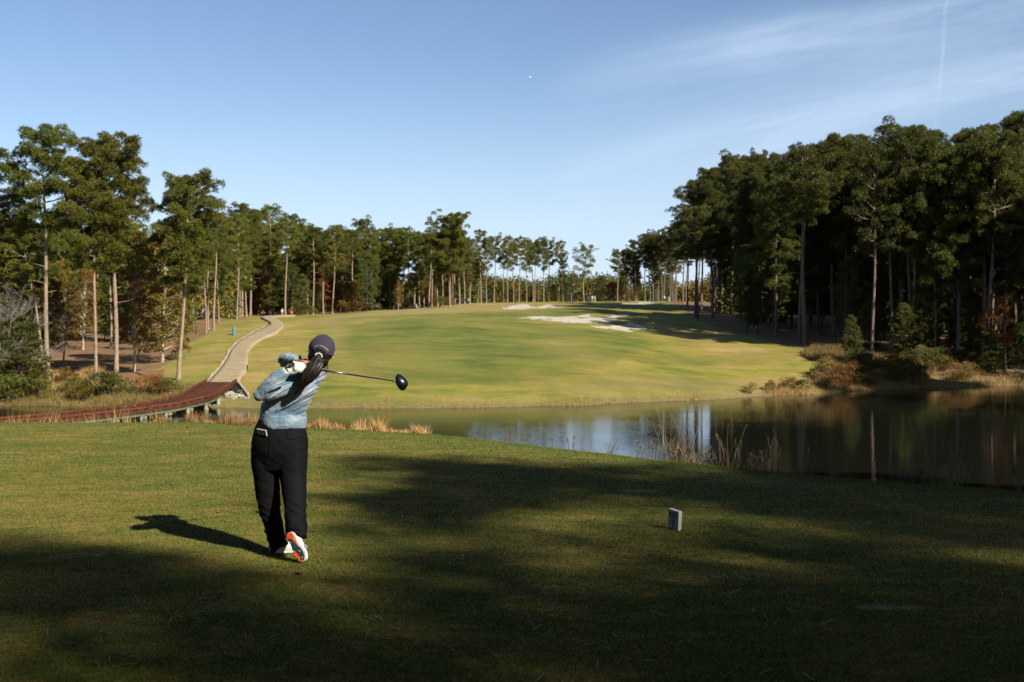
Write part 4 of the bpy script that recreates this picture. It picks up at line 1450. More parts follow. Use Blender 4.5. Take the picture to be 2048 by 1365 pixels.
def build_grass():
    rng = np.random.default_rng(3)
    # mown turf of the tee, every blade rooted; density falls with distance
    n = 900000
    Y = 5.0 * (19.0 / 5.0) ** rng.uniform(0, 1, n) ** 0.95
    u = np.where(rng.uniform(size=n) < 0.72, rng.uniform(-0.49, 0.49, n), rng.uniform(-0.95, 0.95, n))
    X = u * Y
    px = 1024 + FPX * u
    ye = np.interp(px, EDGE[:, 0], EDGE_Y)
    ok = Y < ye + 1.2
    X, Y = X[ok], Y[ok]
    me = blade_field('grass', X, Y, 0.013, 0.0028 + 0.00035 * Y, MAT['blade'], 0.6, 5)
    tag(link('mown_grass', me), 'closely mown green and straw coloured turf of the tee', 'grass', None, 'stuff')
    # longer fringe along the lip of the tee
    n = 90000
    u = rng.uniform(-0.5, 0.5, n)
    ye = np.interp(1024 + FPX * u, EDGE[:, 0], EDGE_Y)
    Y = ye + rng.uniform(-0.25, 1.6, n)
    X = u * Y
    hh = rng.uniform(0.02, 0.05, n) * np.clip((Y - ye + 0.35), 0.3, 1.0)
    me = blade_field('grass', X, Y, hh, 0.007, MAT['fringe'], 0.4, 6)
    tag(link('fringe_grass', me), 'fresh green longer grass along the lip of the tee', 'grass', None, 'stuff')

    # fallen pine needles and clippings lying on the turf
    n = 2600
    Y = 5.2 * (18.0 / 5.2) ** rng.uniform(0, 1, n) ** 0.8
    X = rng.uniform(-0.7, 0.7, n) * Y
    keep = fbm(X * 0.5, Y * 0.8, 0, 55, 3) + rng.uniform(-0.6, 0.6, n) > 0
    X, Y = X[keep], Y[keep]
    az = rng.uniform(0, 6.283, len(X))
    L2 = rng.uniform(0.03, 0.085, len(X))
    Z = terrain(X, Y) + 0.011
    d = np.stack([np.cos(az), np.sin(az), rng.normal(size=len(X)) * 0.08], 1) * L2[:, None]
    sd = np.stack([-np.sin(az), np.cos(az), 0 * az], 1) * rng.uniform(0.0016, 0.0034, len(X))[:, None]
    c = np.stack([X, Y, Z], 1)
    V = np.stack([c - d - sd, c - d + sd, c + d + sd, c + d - sd], 1).reshape(-1, 3)
    me = raw_mesh('needle_litter', V, np.arange(len(V)).reshape(-1, 4), False, [MAT['stem']])
    tag(link('needle_litter', me), 'scattered fallen needles and clippings on the tee turf', 'litter', None, 'stuff')

    # dry grass beyond the lip, left half
    def tall(pxr, n, dy, hr, w, mat, seed, name, label, yb=None, clumpy=1.0):
        r = np.random.default_rng(seed)
        m = n * 3
        pxs = r.uniform(pxr[0], pxr[1], m)
        keep = fbm(pxs * 0.03, 0.5, 0, seed, 3) * clumpy + r.uniform(-0.1, 1.2, m) > 0
        pxs = pxs[keep][:n]
        uu = (pxs - 1024) / FPX
        ye = np.interp(pxs, EDGE[:, 0], EDGE_Y)
        Yy = ye + r.uniform(dy[0], dy[1], len(uu))
        Xx = uu * Yy
        hh = r.uniform(hr[0], hr[1], len(uu)) * (0.7 + 0.5 * fbm(pxs * 0.05, 1.5, 0, seed + 1, 2)).clip(0.3, 1.6)
        me = blade_field(name, Xx, Yy, hh, w, mat, 0.28, seed)
        tag(link(name, me), label, 'grass', None, 'stuff')
    tall((310, 512), 5200, (0.2, 1.8), (0.06, 0.34), 0.012, MAT['dry'], 21, 'dry_grass', 'dry straw coloured grass beyond the tee below the bridge', clumpy=1.0)
    tall((600, 860), 8000, (0.2, 1.6), (0.05, 0.27), 0.012, MAT['dry'], 22, 'dry_grass', 'dry straw coloured grass right of the golfer at the lip of the tee', clumpy=1.0)
    tall((0, 330), 700, (0.4, 1.6), (0.2, 0.45), 0.012, MAT['dry'], 23, 'dry_grass', 'sparse dry grass beyond the lip of the tee at the left', clumpy=1.3)

    # rough grass on the far banks
    def bank(poly, n, h, w, mat, seed, name, label):
        r = np.random.default_rng(seed)
        wp = world_poly(poly)
        lo, hi = wp.min(0), wp.max(0)
        Xx, Yy = r.uniform(lo[0], hi[0], n), r.uniform(lo[1], hi[1], n)
        ok = in_poly(Xx, Yy, wp) & (terrain(Xx, Yy) > WZ - 0.25)
        Xx, Yy = Xx[ok], Yy[ok]
        hh = h * r.uniform(0.4, 1.2, len(Xx)) * (0.8 + 0.5 * fbm(Xx * 0.3, Yy * 0.3, 0, seed, 2)).clip(0.2, 1.6)
        me = blade_field(name, Xx, Yy, hh, w, mat, 0.25, seed)
        tag(link(name, me), label, 'grass', None, 'stuff')
    bank([(-120, 818), (-120, 770), (60, 768), (180, 772), (300, 775), (395, 768), (402, 800), (250, 812), (80, 819)], 60000, 0.55, 0.045, MAT['sedge'], 31, 'bank_grass', 'tall yellowish rough on the left bank behind the bridge')
    bank([(60, 790), (90, 745), (190, 748), (250, 768), (160, 792)], 22000, 0.9, 0.05, MAT['dry'], 32, 'bank_grass', 'orange brown weeds round the feet of the tall left pines')
    bank([(495, 790), (520, 812), (640, 820), (1000, 818), (1300, 808), (1500, 797), (1500, 790), (1300, 800), (1000, 809), (700, 811), (560, 800)], 60000, 0.16, 0.035, MAT['sedge'], 33, 'bank_grass', 'low straw coloured grass along the middle shoreline')
    bank([(1480, 800), (1560, 770), (1700, 752), (1860, 750), (2120, 745), (2120, 776), (1850, 782), (1600, 797)], 70000, 0.6, 0.05, MAT['sedge'], 34, 'bank_grass', 'yellowish sedge on the right shore')
    bank([(1600, 712), (1630, 695), (1760, 700), (1900, 735), (1850, 760), (1700, 752), (1660, 730)], 60000, 0.95, 0.05, MAT['sedge'], 35, 'bank_grass', 'tall tan broom grass between the fairway and the right woods')

    # single dead stalks and seed heads standing beyond the lip of the tee
    r = np.random.default_rng(90)
    proto = {}

    def stalk_mesh(seed, H, kind):
        q = np.random.default_rng(seed)
        tp = []
        ns = {'tuft': 9, 'tall': 6, 'twig': 14, 'plume': 2, 'seed': 6}[kind]
        for i in range(ns):
            az = q.uniform(0, 6.28)
            L = H * q.uniform(0.5, 1.0)
            sp = {'tuft': 0.35, 'tall': 0.38, 'twig': 0.5, 'plume': 0.06, 'seed': 0.16}[kind] * q.uniform(0.2, 1.0)
            b = q.normal(size=2) * 0.05
            w = np.linspace(0, 1, 7)
            pts = np.column_stack([b[0] + math.cos(az) * sp * L * w ** 1.6, b[1] + math.sin(az) * sp * L * w ** 1.6, L * w - 0.05])
            pts[1:, :2] += q.normal(size=(6, 2)) * 0.006
            tp.append(tube(pts, np.linspace(0.0042, 0.0018, 7), 4))
            if kind in ('twig', 'tuft'):
                for j in range(5):
                    f = q.uniform(0.25, 0.95)
                    p0 = np.array([np.interp(f, w, pts[:, a]) for a in range(3)])
                    d = rnd_unit(q, 1)[0]
                    d[2] = abs(d[2])
                    tp.append(tube(np.array([p0, p0 + d * 0.07 * H * 1.5, p0 + d * 0.12 * H * 1.5 + [0, 0, 0.02]]), [0.0026, 0.002, 0.001], 3))
            if kind in ('seed', 'plume'):
                e = pts[-1]
                ax = pts[-1] - pts[-3]
                ax /= np.linalg.norm(ax)
                m = 90 if kind == 'plume' else 22
                pp = e - ax * q.uniform(0, 0.16 if kind == 'plume' else 0.11, (m, 1)) * (H ** 0.5)
                dd = np.tile(ax, (m, 1))
                tp.append(blades(q, pp, dd, 1, 0.035 if kind == 'plume' else 0.03, 0.009, 0.9 if kind == 'plume' else 0.3))
        return cat(tp)
    for kind, H in (('tuft', 0.5), ('tall', 1.0), ('twig', 0.5), ('plume', 0.75), ('seed', 0.6)):
        for s in range(3):
            V, F = stalk_mesh(500 + s * 7 + len(kind), H, kind)
            proto[kind, s] = raw_mesh('stalks', V, F, False, [MAT['stem']])
    spots = [(935, 'seed', .55), (980, 'seed', .55), (1015, 'seed', .8), (1022, 'tuft', .5), (1043, 'seed', .7), (1068, 'tuft', .5), (1102, 'seed', .5), (1142, 'seed', .9), (1168, 'tuft', .7), (1190, 'tuft', .5),
             (1218, 'twig', .75), (1280, 'seed', .9), (1297, 'seed', 1.0), (1312, 'seed', .9), (1330, 'tall', 1.15), (1342, 'tall', 1.3), (1352, 'twig', 1.0), (1376, 'tall', 1.1), (1372, 'twig', 1.0), (1395, 'twig', .9),
             (1412, 'tuft', .8), (1425, 'tuft', .8), (1446, 'seed', 1.1), (1460, 'tall', .75), (1483, 'seed', .9), (1500, 'tuft', .8), (1520, 'tuft', .9), (1530, 'tuft', .9), (1545, 'tall', .9), (1552, 'seed', 1.2), (1583, 'tuft', .45),
             (1620, 'seed', .9), (1626, 'tuft', .5), (1655, 'seed', .7), (1668, 'tuft', .5), (1700, 'tuft', .3), (1748, 'seed', .7), (1768, 'tuft', .4), (1800, 'twig', .8), (1825, 'twig', .9), (1850, 'twig', 1.0), (1862, 'tall', 1.0),
             (1880, 'twig', .9), (1905, 'twig', .9), (1925, 'tall', .9), (2000, 'tuft', .4), (2025, 'plume', 1.0), (2040, 'tuft', .6)]
    dist = 1.4
    seen = {}
    lab = {'seed': 'dry stalks with thin seed heads beyond the lip of the tee', 'tuft': 'tuft of dead forked stems beyond the lip of the tee',
           'tall': 'tall thin dead stems arching above the pond edge', 'twig': 'tangle of dead brown twigs beyond the lip of the tee'}
    for i, (px, kind, s) in enumerate(spots):
        u = (px - 1024) / FPX
        ye = np.interp(px, EDGE[:, 0], EDGE_Y)
        y = ye + r.uniform(0.5, 1.0)
        x = u * y
        o = link('dead_stalks', proto[kind, i % 3])
        o.location = (x, y, zt(x, y))
        o.rotation_euler = (0, 0, r.uniform(0, 6.28))
        sc = 0.86 * s * (y / 14.0) ** 0.3
        o.scale = (sc, sc, sc)
        if kind == 'plume':
            tag(o, 'single tall stalk with a fluffy seed plume at the far right lip of the tee', 'dead stalk')
        else:
            tag(o, lab[kind], 'dead stalks', {'seed': 'seed head stalks along the lip of the tee', 'tuft': 'dead stem tufts along the lip of the tee', 'tall': 'arching tall stems along the lip of the tee', 'twig': 'twig tangles along the lip of the tee'}[kind])


def build_shrubs():
    r = np.random.default_rng(17)
    S = plant

    def sh(k, px, py, s, label, group=None, sz=None):
        x, y, z = ground(px, py)
        S(k, x, y, z, r.uniform(0, 6), s, sz or s, label, group)
    sh('shrub0', 205, 795, 1.6, 'dark green shrub on the left bank in front of the broad-crowned pine')
    sh('shrub0', 232, 792, 1.3, 'dark green shrub just right of the biggest bank shrub')
    sh('shrub2', 298, 790, 1.2, 'reddish brown shrub on the left bank between the green ones')
    sh('shrub1', 318, 790, 1.0, 'olive shrub right of the reddish brown shrub')
    sh('shrub0', 340, 787, 0.9, 'small green shrub nearest the bridge on the left bank')
    sh('shrub1', 160, 800, 1.2, 'olive shrub at the foot of the straight left pine')
    sh('shrub0', 20, 806, 1.6, 'dark shrub at the waterline at the left edge')
    for i in range(16):
        px = r.uniform(-60, 150)
        py = r.uniform(770, 804)
        sh(['shrub0', 'shrub1', 'shrub0', 'shrub2'][i % 4], px, py, r.uniform(0.9, 1.7), 'shrub in the thicket at the left end of the far bank', 'thicket at the left end of the far bank')
    for i in range(46):
        px = r.uniform(1640, 2120)
        py = 775 - (px - 1640) * 0.012 - r.uniform(2, 62) * (0.35 + 0.65 * min(1, (px - 1600) / 250))
        sh(['shrub0', 'shrub1', 'shrub3', 'shrub1', 'shrub0', 'shrub3', 'shrub0', 'shrub2'][i % 8], px, py, r.uniform(0.8, 1.7), 'shrub in the tangled thicket on the right shore', 'thicket on the right shore')
    for i, px in enumerate([1500, 1540, 1578, 1600, 1652, 1668, 1690, 1712, 1735]):
        sh(['shrub3', 'shrub1', 'shrub2', 'shrub0'][i % 4], px, np.interp(px, [1500, 1740], [795, 778]) - 6 - (i % 3) * 3, 0.75, 'low bush where the fairway meets the right shore', 'low bushes where the fairway meets the right shore')
    for i in range(26):
        px = r.uniform(440, 940)
        Y = r.uniform(247, 262) if px < 620 else r.uniform(262, 280)
        x = (px - 1024) / FPX * Y
        if 808 < px < 868:
            continue
        S(['shrub0', 'shrub1', 'shrub2'][i % 3], x, Y, None, r.uniform(0, 6), r.uniform(1.0, 1.9), None, 'undergrowth bush at the feet of the far pines', 'undergrowth at the feet of the far pines')

# ------------------------------------------------------------------ figures
def nrm(v):
    v = np.asarray(v, float)
    return v / (np.linalg.norm(v) + 1e-12)


def loft(mb, rings, seg=20, ref=(1, 0, 0), n_exp=2.0, cap=True, sub=4, mi=0):
    """rings: (centre, a, b): closed tube with elliptical sections; a along ref, b across"""
    C = np.array([r[0] for r in rings], float)
    A = np.array([r[1] for r in rings], float)
    B = np.array([r[2] if len(r) > 2 else r[1] for r in rings], float)
    k = np.arange(len(C))
    t = np.linspace(0, len(C) - 1, (len(C) - 1) * sub + 1)

    def cub(Q):
        # Catmull-Rom
        Q = np.asarray(Q, float)
        q = Q if Q.ndim == 2 else Q[:, None]
        qq = np.vstack([2 * q[0] - q[1], q, 2 * q[-1] - q[-2]])
        out = []
        for x in t:
            i = min(int(x), len(q) - 2)
            u = x - i
            p0, p1, p2, p3 = qq[i], qq[i + 1], qq[i + 2], qq[i + 3]
            out.append(0.5 * ((2 * p1) + (-p0 + p2) * u + (2 * p0 - 5 * p1 + 4 * p2 - p3) * u * u + (-p0 + 3 * p1 - 3 * p2 + p3) * u ** 3))
        out = np.array(out)
        return out if Q.ndim == 2 else out[:, 0]
    C2, A2, B2 = cub(C), np.maximum(cub(A), 0.002), np.maximum(cub(B), 0.002)
    T = np.gradient(C2, axis=0)
    T /= np.linalg.norm(T, axis=1)[:, None] + 1e-9
    V = []
    ang = np.arange(seg) * 2 * np.pi / seg
    ca, sa = np.cos(ang), np.sin(ang)
    ca = np.sign(ca) * np.abs(ca) ** (2 / n_exp)
    sa = np.sign(sa) * np.abs(sa) ** (2 / n_exp)
    rr = np.array(ref, float)
    cen, rad = [], []
    capn = 3
    seqC, seqA, seqB, seqT = list(C2), list(A2), list(B2), list(T)
    if cap:
        for j in range(1, capn + 1):
            f = math.cos(j / (capn + 0.3) * math.pi / 2)
            off = math.sin(j / (capn + 0.3) * math.pi / 2)
            m0, m1 = min(A2[0], B2[0]) * 0.8, min(A2[-1], B2[-1]) * 0.8
            seqC.insert(0, C2[0] - T[0] * m0 * off)
            seqA.insert(0, A2[0] * f)
            seqB.insert(0, B2[0] * f)
            seqT.insert(0, T[0])
            seqC.append(C2[-1] + T[-1] * m1 * off)
            seqA.append(A2[-1] * f)
            seqB.append(B2[-1] * f)
            seqT.append(T[-1])
    for c, a, b, tt in zip(seqC, seqA, seqB, seqT):
        u = rr - tt * np.dot(rr, tt)
        u = nrm(u)
        w = np.cross(tt, u)
        V.append(c + a * ca[:, None] * u + b * sa[:, None] * w)
    n = len(V)
    V = np.concatenate(V)
    F = []
    for i in range(n - 1):
        for j in range(seg):
            p, q = i * seg + j, i * seg + (j + 1) % seg
            F.append((p, q, q + seg, p + seg))
    F.append(tuple(range(seg))[::-1])
    F.append(tuple((n - 1) * seg + j for j in range(seg)))
    mb.add(V, F, mi)


def fuse(mb, voxel, smooth=6, fac=0.5, disp=None, mats=(), origin=(0, 0, 0), name='mesh'):
    """unite the closed shells of mb into one skin"""
    me = mb.mesh('tmp')
    o = bpy.data.objects.new('tmp', me)
    col.objects.link(o)
    r = o.modifiers.new('r', 'REMESH')
    r.mode = 'VOXEL'
    r.voxel_size = voxel
    s = o.modifiers.new('s', 'SMOOTH')
    s.factor = fac
    s.iterations = smooth
    bpy.context.view_layer.update()
    dg = bpy.context.evaluated_depsgraph_get()
    out = bpy.data.meshes.new_from_object(o.evaluated_get(dg))
    bpy.data.objects.remove(o)
    out.name = name
    n = len(out.vertices)
    co = np.empty(n * 3)
    out.vertices.foreach_get('co', co)
    co = co.reshape(-1, 3)
    if disp is not None:
        nn = np.empty(n * 3)
        out.vertex_normals.foreach_get('vector', nn)
        nn = nn.reshape(-1, 3)
        co = co + nn * disp(co, nn)[:, None]
    co = co - np.asarray(origin)
    out.vertices.foreach_set('co', co.ravel())
    out.materials.clear()
    for m in mats:
        out.materials.append(m)
    out.polygons.foreach_set('use_smooth', [True] * len(out.polygons))
    out.update()
    return out


PXM = 8.3 / FPX       # metres per photo pixel at the golfer


def mats_people():
    MAT['skin'] = simple('skin', (0.20, 0.085, 0.05), 0.5, 0.4, var=0.08, scale=30)
    m, nt, N, L, b = new_mat('shirt_cloth')
    v = pos(nt, (3.0, 3.0, 26.0), (0, R_(-14), 0), 'obj')
    f = nz(nt, 1.0, 3, 0.55, v, 0.3)
    v2 = pos(nt, (7, 7, 9), (0, R_(-14), 0), 'obj')
    f2 = nz(nt, 1.3, 2, 0.5, v2)
    c1 = ramp(nt, f, [(0.36, (0.040, 0.088, 0.135)), (0.47, (0.075, 0.130, 0.170)), (0.54, (0.125, 0.17, 0.21)), (0.66, (0.185, 0.18, 0.205))])
    c2 = ramp(nt, f2, [(0.42, (0.062, 0.115, 0.155)), (0.58, (0.175, 0.175, 0.20))])
    c = mixc(nt, 0.42, c1, c2)
    L.new(c, b.inputs['Base Color'])
    b.inputs['Roughness'].default_value = 0.55
    b.inputs['Specular IOR Level'].default_value = 0.3
    b.inputs['Sheen Weight'].default_value = 0.15
    MAT['shirt'] = m
    MAT['trouser'] = simple('black_cloth', (0.0030, 0.0030, 0.0034), 0.8, 0.07, scale=60, bump=0.15)
    MAT['trouser_seam'] = simple('black_seam', (0.0008, 0.0008, 0.0009), 0.9, 0.02)
    MAT['cap'] = simple('cap_cloth', (0.024, 0.019, 0.032), 0.85, 0.15, var=0.15, scale=120, bump=0.3, bdist=0.001, sheen=0.05)
    MAT['cap_dark'] = simple('cap_trim', (0.03, 0.027, 0.04), 0.8, 0.2)
    MAT['white'] = simple('white_leather', (0.40, 0.40, 0.385), 0.45, 0.4, var=0.05, scale=30, bump=0.2)
    MAT['white_cloth'] = simple('white_cloth', (0.38, 0.375, 0.36), 0.8, 0.2)
    MAT['paint'] = simple('white_paint', (0.38, 0.38, 0.37), 0.5, 0.4, var=0.04)
    m, nt, N, L, b = new_mat('hair')
    v = pos(nt, (160, 160, 8), kind='obj')
    f = nz(nt, 1.0, 3, 0.6, v)
    L.new(ramp(nt, f, [(0.35, (0.004, 0.003, 0.003)), (0.6, (0.014, 0.009, 0.007)), (0.75, (0.035, 0.02, 0.014))]), b.inputs['Base Color'])
    b.inputs['Roughness'].default_value = 0.5
    b.inputs['Specular IOR Level'].default_value = 0.25
    b.inputs['Anisotropic'].default_value = 0.5
    bumpn(nt, f, b, 0.5, 0.002)
    MAT['hair'] = m
    MAT['black'] = simple('black_gloss', (0.006, 0.006, 0.007), 0.25, 0.5)
    MAT['rubber'] = simple('black_rubber', (0.008, 0.008, 0.008), 0.7, 0.3)
    MAT['shaft'] = simple('navy_shaft', (0.008, 0.011, 0.022), 0.22, 0.6, coat=0.3)
    MAT['club'] = simple('dark_club', (0.003, 0.0036, 0.006), 0.32, 0.5, metal=0.1, coat=0.15)
    MAT['orange'] = simple('orange_sole', (0.50, 0.055, 0.012), 0.5, 0.4, scale=150, bump=0.5)
    MAT['teal'] = simple('teal_sole', (0.012, 0.035, 0.042), 0.5, 0.4, scale=150, bump=0.4)
    MAT['gold'] = simple('gold_cleat', (0.28, 0.20, 0.10), 0.5, 0.4)
    MAT['silver'] = simple('silver_cover', (0.27, 0.28, 0.29), 0.4, 0.5, var=0.1, scale=50)
    MAT['red_cloth'] = simple('red_cloth', (0.2, 0.012, 0.018), 0.8, 0.2)
    MAT['khaki'] = simple('khaki_cloth', (0.24, 0.19, 0.12), 0.8, 0.2)
    MAT['navy'] = simple('navy_cloth', (0.02, 0.028, 0.05), 0.8, 0.2)
    MAT['dark_blue'] = simple('dark_blue_print', (0.035, 0.045, 0.10), 0.6, 0.3)
    MAT['brown_print'] = simple('brown_print', (0.10, 0.06, 0.05), 0.6, 0.3)


def build_golfer():
    base = P(570, 1100, 8.35)
    base[2] = 0.0
    root = thing('person', 'golfer seen from behind in blue striped shirt and black trousers holding her follow-through', 'golfer', tuple(base))
    O = base
    S = PXM

    # head frame: leaning to the right, face turned away and a little to the right
    HC = P(643, 700, 8.30)
    roll, yaw, pitch = R_(19), R_(-7), R_(4)
    Fw = nrm([math.sin(yaw), math.cos(yaw), 0.0])
    Up = nrm([math.sin(roll), 0, math.cos(roll)])
    Up = nrm(Up - Fw * np.dot(Up, Fw) + Fw * math.sin(pitch))
    Fw = nrm(Fw - Up * np.dot(Fw, Up))
    Rt = np.cross(Fw, Up)
    HM = np.column_stack([Rt, Fw, Up])     # local -> world

    def hl(x, y, z):
        return HC + HM @ np.array([x, y, z])

    # joints
    Ls, Le, Lw = P(590, 757, 8.27), P(524, 789, 8.11), P(573, 743, 8.09)
    Rs, Re, Rw = P(640, 745, 8.30), P(570, 720, 8.40), P(599, 727, 8.20)
    butt = P(577, 731, 8.06)
    head_c = P(799, 764, 8.80)
    gdir = nrm(head_c - butt)
    glen = np.linalg.norm(head_c - butt)
    view = nrm(np.array([0, 0, CAMZ]) - butt)
    go = nrm(view - gdir * np.dot(view, gdir))      # towards the camera, across the grip
    gu = nrm(np.cross(gdir, go))
    if gu[2] < 0:
        gu = -gu

    # ---- body: one skin
    mb = MB()
    hd = MB()
    hd.ball((0, 0, 0), (0.076, 0.094, 0.104), 24, 16)
    hd.ball((0, 0.028, -0.055), (0.058, 0.066, 0.062), 18, 12)
    hd.ball((0, 0.093, -0.022), (0.012, 0.016, 0.020), 10, 8)     # nose
    hd.ball((0, 0.086, -0.056), (0.022, 0.010, 0.008), 10, 8)     # lips
    hd.ball((0, 0.078, -0.092), (0.022, 0.016, 0.016), 10, 8)     # chin
    for sx in (-1, 1):
        hd.ball((sx * 0.077, -0.004, -0.028), (0.009, 0.017, 0.030), 10, 8)
        hd.ball((sx * 0.030, 0.086, 0.006), (0.014, 0.008, 0.010), 10, 8)
        hd.ball((sx * 0.034, 0.066, -0.030), (0.022, 0.018, 0.020), 10, 8)
    hv = np.concatenate(hd.v) @ HM.T + HC
    mb.add(hv, hd.f)
    neck0 = P(628, 752, 8.31)
    loft(mb, [(neck0, .06, .06), (P(636, 737, 8.31), .05, .052), (hl(0, 0, -0.06), .05, .055)])
    # trunk core
    loft(mb, [(P(562, 905, 8.35), .15, .10), (P(562, 870, 8.36), .155, .10), (P(566, 838, 8.36), .13, .09), (P(582, 796, 8.33), .10, .075), (P(600, 768, 8.31), .09, .07), (P(622, 748, 8.31), .06, .06)], 24)
    loft(mb, [(Ls, .04), (P(560, 774, 8.20), .038), (Le, .033), (P(548, 766, 8.08), .03), (Lw, .024, .028)], 14)
    loft(mb, [(P(612, 752, 8.31), .05), (Ls, .045)], 14)
    loft(mb, [(P(612, 752, 8.31), .05), (Rs, .045), (P(605, 730, 8.38), .038), (Re, .033), (P(584, 723, 8.28), .029), (Rw, .024, .027)], 14)
    LH, LK, LA = P(532, 900, 8.35), P(537, 990, 8.36), P(552, 1088, 8.36)
    RH, RK, RA = P(586, 900, 8.33), P(590, 992, 8.24), P(594, 1082, 8.07)
    loft(mb, [(LH, .085), (P(534, 950, 8.36), .07), (LK, .055), (P(544, 1035, 8.37), .05), (LA, .036), (P(558, 1092, 8.35), .030)], 16)
    loft(mb, [(RH, .085), (P(586, 950, 8.29), .07), (RK, .055), (P(592, 1035, 8.17), .05), (RA, .034), (P(594, 1084, 8.08), .030)], 16)
    # right hand gripping below the gloved one
    gp = lambda s: butt + gdir * s

    def ring(s, th, r):
        return gp(s) + (go * math.cos(th) + gu * math.sin(th)) * r

    def hand(m, s0, palm_th, f0, f1, fr, thumb_s, knuckle=0.0):
        pc = ring(s0, palm_th, 0.036)
        pd = nrm(ring(s0, palm_th, 1) - gp(s0))
        tt = nrm(np.cross(gdir, pd))
        loft(m, [(pc - gdir * 0.036 - tt * 0.004, .030, .016), (pc - gdir * 0.012, .036, .018), (pc + gdir * 0.016, .036, .018), (pc + gdir * 0.036, .030, .015)], 14, ref=tt)
        for i in range(4):
            s = s0 - 0.030 + i * 0.0205
            L = [0.92, 1.0, 0.97, 0.82][i]
            pts = []
            for j in range(7):
                a = f0 + (f1 - f0) * L * j / 6
                r = 0.024 + (0.004 if j in (2, 4) else 0.0) + knuckle * (j == 0)
                pts.append((ring(s + 0.002 * j * 0.3, a, r), fr * (1.0 - 0.05 * j)))
            loft(m, [(p, q) for p, q in pts], 10, ref=gdir, sub=3)
        # thumb along the shaft
        a = palm_th + (0.9 if f1 < f0 else -0.9)
        loft(m, [(ring(s0 - 0.02, a, .030), .013), (ring(s0 + 0.008, a * 1.0, .029), .012), (ring(thumb_s, a, .026), .010)], 10, ref=gdir)
    # right hand: palm above, fingers come round the near side
    hand(mb, 0.150, R_(95), R_(70), R_(-100), 0.0092, 0.20)
    loft(mb, [(Rw, .024, .027), (ring(0.120, R_(105), .036), .026, .020)], 12)
    body = fuse(mb, 0.0044, 3, 0.5, None, [MAT['skin']], O, 'body')
    link('body', body, root)

    # ---- shirt
    ms = MB()
    loft(ms, [(P(568, 850, 8.36), .170, .138), (P(566, 836, 8.36), .174, .134), (P(569, 815, 8.35), .158, .116), (P(583, 795, 8.33), .146, .116),
              (P(598, 775, 8.315), .128, .114), (P(610, 760, 8.31), .112, .104), (P(620, 750, 8.31), .080, .080), (P(628, 741, 8.31), .062, .064)], 36, n_exp=2.2)
    loft(ms, [(P(606, 764, 8.30), .07), (Ls, .066), (P(562, 776, 8.18), .062), (P(538, 786, 8.135), .056), (Le + [0.004, 0, 0.002], .053), (P(520, 790, 8.10), .048)], 20)
    loft(ms, [(Le + [0.0, 0, 0.002], .054), (P(533, 779, 8.095), .056), (P(547, 765, 8.085), .051), (P(561, 753, 8.09), .042), (P(568, 747, 8.09), .035)], 20)
    loft(ms, [(P(612, 760, 8.31), .08), (P(632, 752, 8.32), .07), (P(640, 746, 8.325), .056)], 20)
    loft(ms, [(P(636, 748, 8.325), .060), (P(622, 737, 8.36), .052), (P(600, 728, 8.39), .046), (P(580, 722, 8.40), .046), (P(570, 720, 8.40), .048)], 20)
    loft(ms, [(P(569, 719, 8.40), .049), (P(577, 722, 8.34), .046), (P(586, 724, 8.28), .038), (P(595, 726, 8.23), .033)], 20)

    dirf = nrm([math.cos(R_(28)), 0, math.sin(R_(28))])      # creases climb to the right shoulder
    dper = np.array([-dirf[2], 0, dirf[0]])

    def shirt_disp(co, nn):
        q = co - P(583, 795, 8.33)
        u = q @ dirf
        w = q @ dper
        torso = np.clip((co[:, 0] - P(540, 0, 8.3)[0]) / 0.06, 0, 1)
        armf = nrm(Le - Ls)
        wv = 0.020 * vnoise(u * 5, w * 7, q[:, 1] * 4, 5)
        r1 = 1 - np.abs(vnoise(u * 1.7, (w + wv) * 36, q[:, 1] * 2, 1))
        r2 = 1 - np.abs(vnoise(u * 3.0 + 9, (w + wv) * 66, q[:, 1] * 3, 2))
        hem = np.clip((co[:, 2] - P(566, 838, 8.36)[2]) / 0.06, 0.04, 1)
        d = (0.019 * (r1 ** 3.0 - 0.28) + 0.010 * (r2 ** 2.4 - 0.33)) * hem
        # rings of creases round the sleeves
        a = q @ armf
        s1 = 1 - np.abs(vnoise(a * 26 + 0.6 * np.sin(q[:, 1] * 22), q[:, 2] * 6, q[:, 1] * 6, 7))
        ds = 0.011 * (s1 ** 2.8 - 0.3)
        return d * torso + ds * (1 - torso) + 0.0012 * vnoise(q[:, 0] * 70, q[:, 1] * 70, q[:, 2] * 70, 3)
    shirt = fuse(ms, 0.0040, 5, 0.5, shirt_disp, [MAT['shirt']], O, 'shirt')
    so = link('shirt', shirt, root)
    # collar band and cuffs
    cb = MB()
    c0, c1 = P(630, 741, 8.31), P(634, 733, 8.31)
    loft(cb, [(c0, .060, .062), (c1, .056, .058)], 24, cap=False)
    cb.build('collar', MAT['shirt'], so, True, O)
    # ---- trousers
    mt = MB()
    loft(mt, [(P(564, 842, 8.36), .160, .112), (P(562, 858, 8.355), .184, .128), (P(560, 882, 8.35), .202, .148), (P(559, 905, 8.35), .198, .146), (P(558, 925, 8.35), .175, .12)], 36, n_exp=2.25)
    loft(mt, [(P(531, 895, 8.35), .100, .115), (P(531, 925, 8.355), .099, .108), (P(533, 955, 8.36), .089, .098), (P(536, 990, 8.36), .084, .09), (P(541, 1030, 8.37), .072, .082), (P(549, 1062, 8.37), .064, .07), (P(554, 1084, 8.36), .062, .066), (P(559, 1095, 8.34), .066, .075), (P(561, 1099, 8.33), .066, .076)], 26, n_exp=2.2, cap=False)
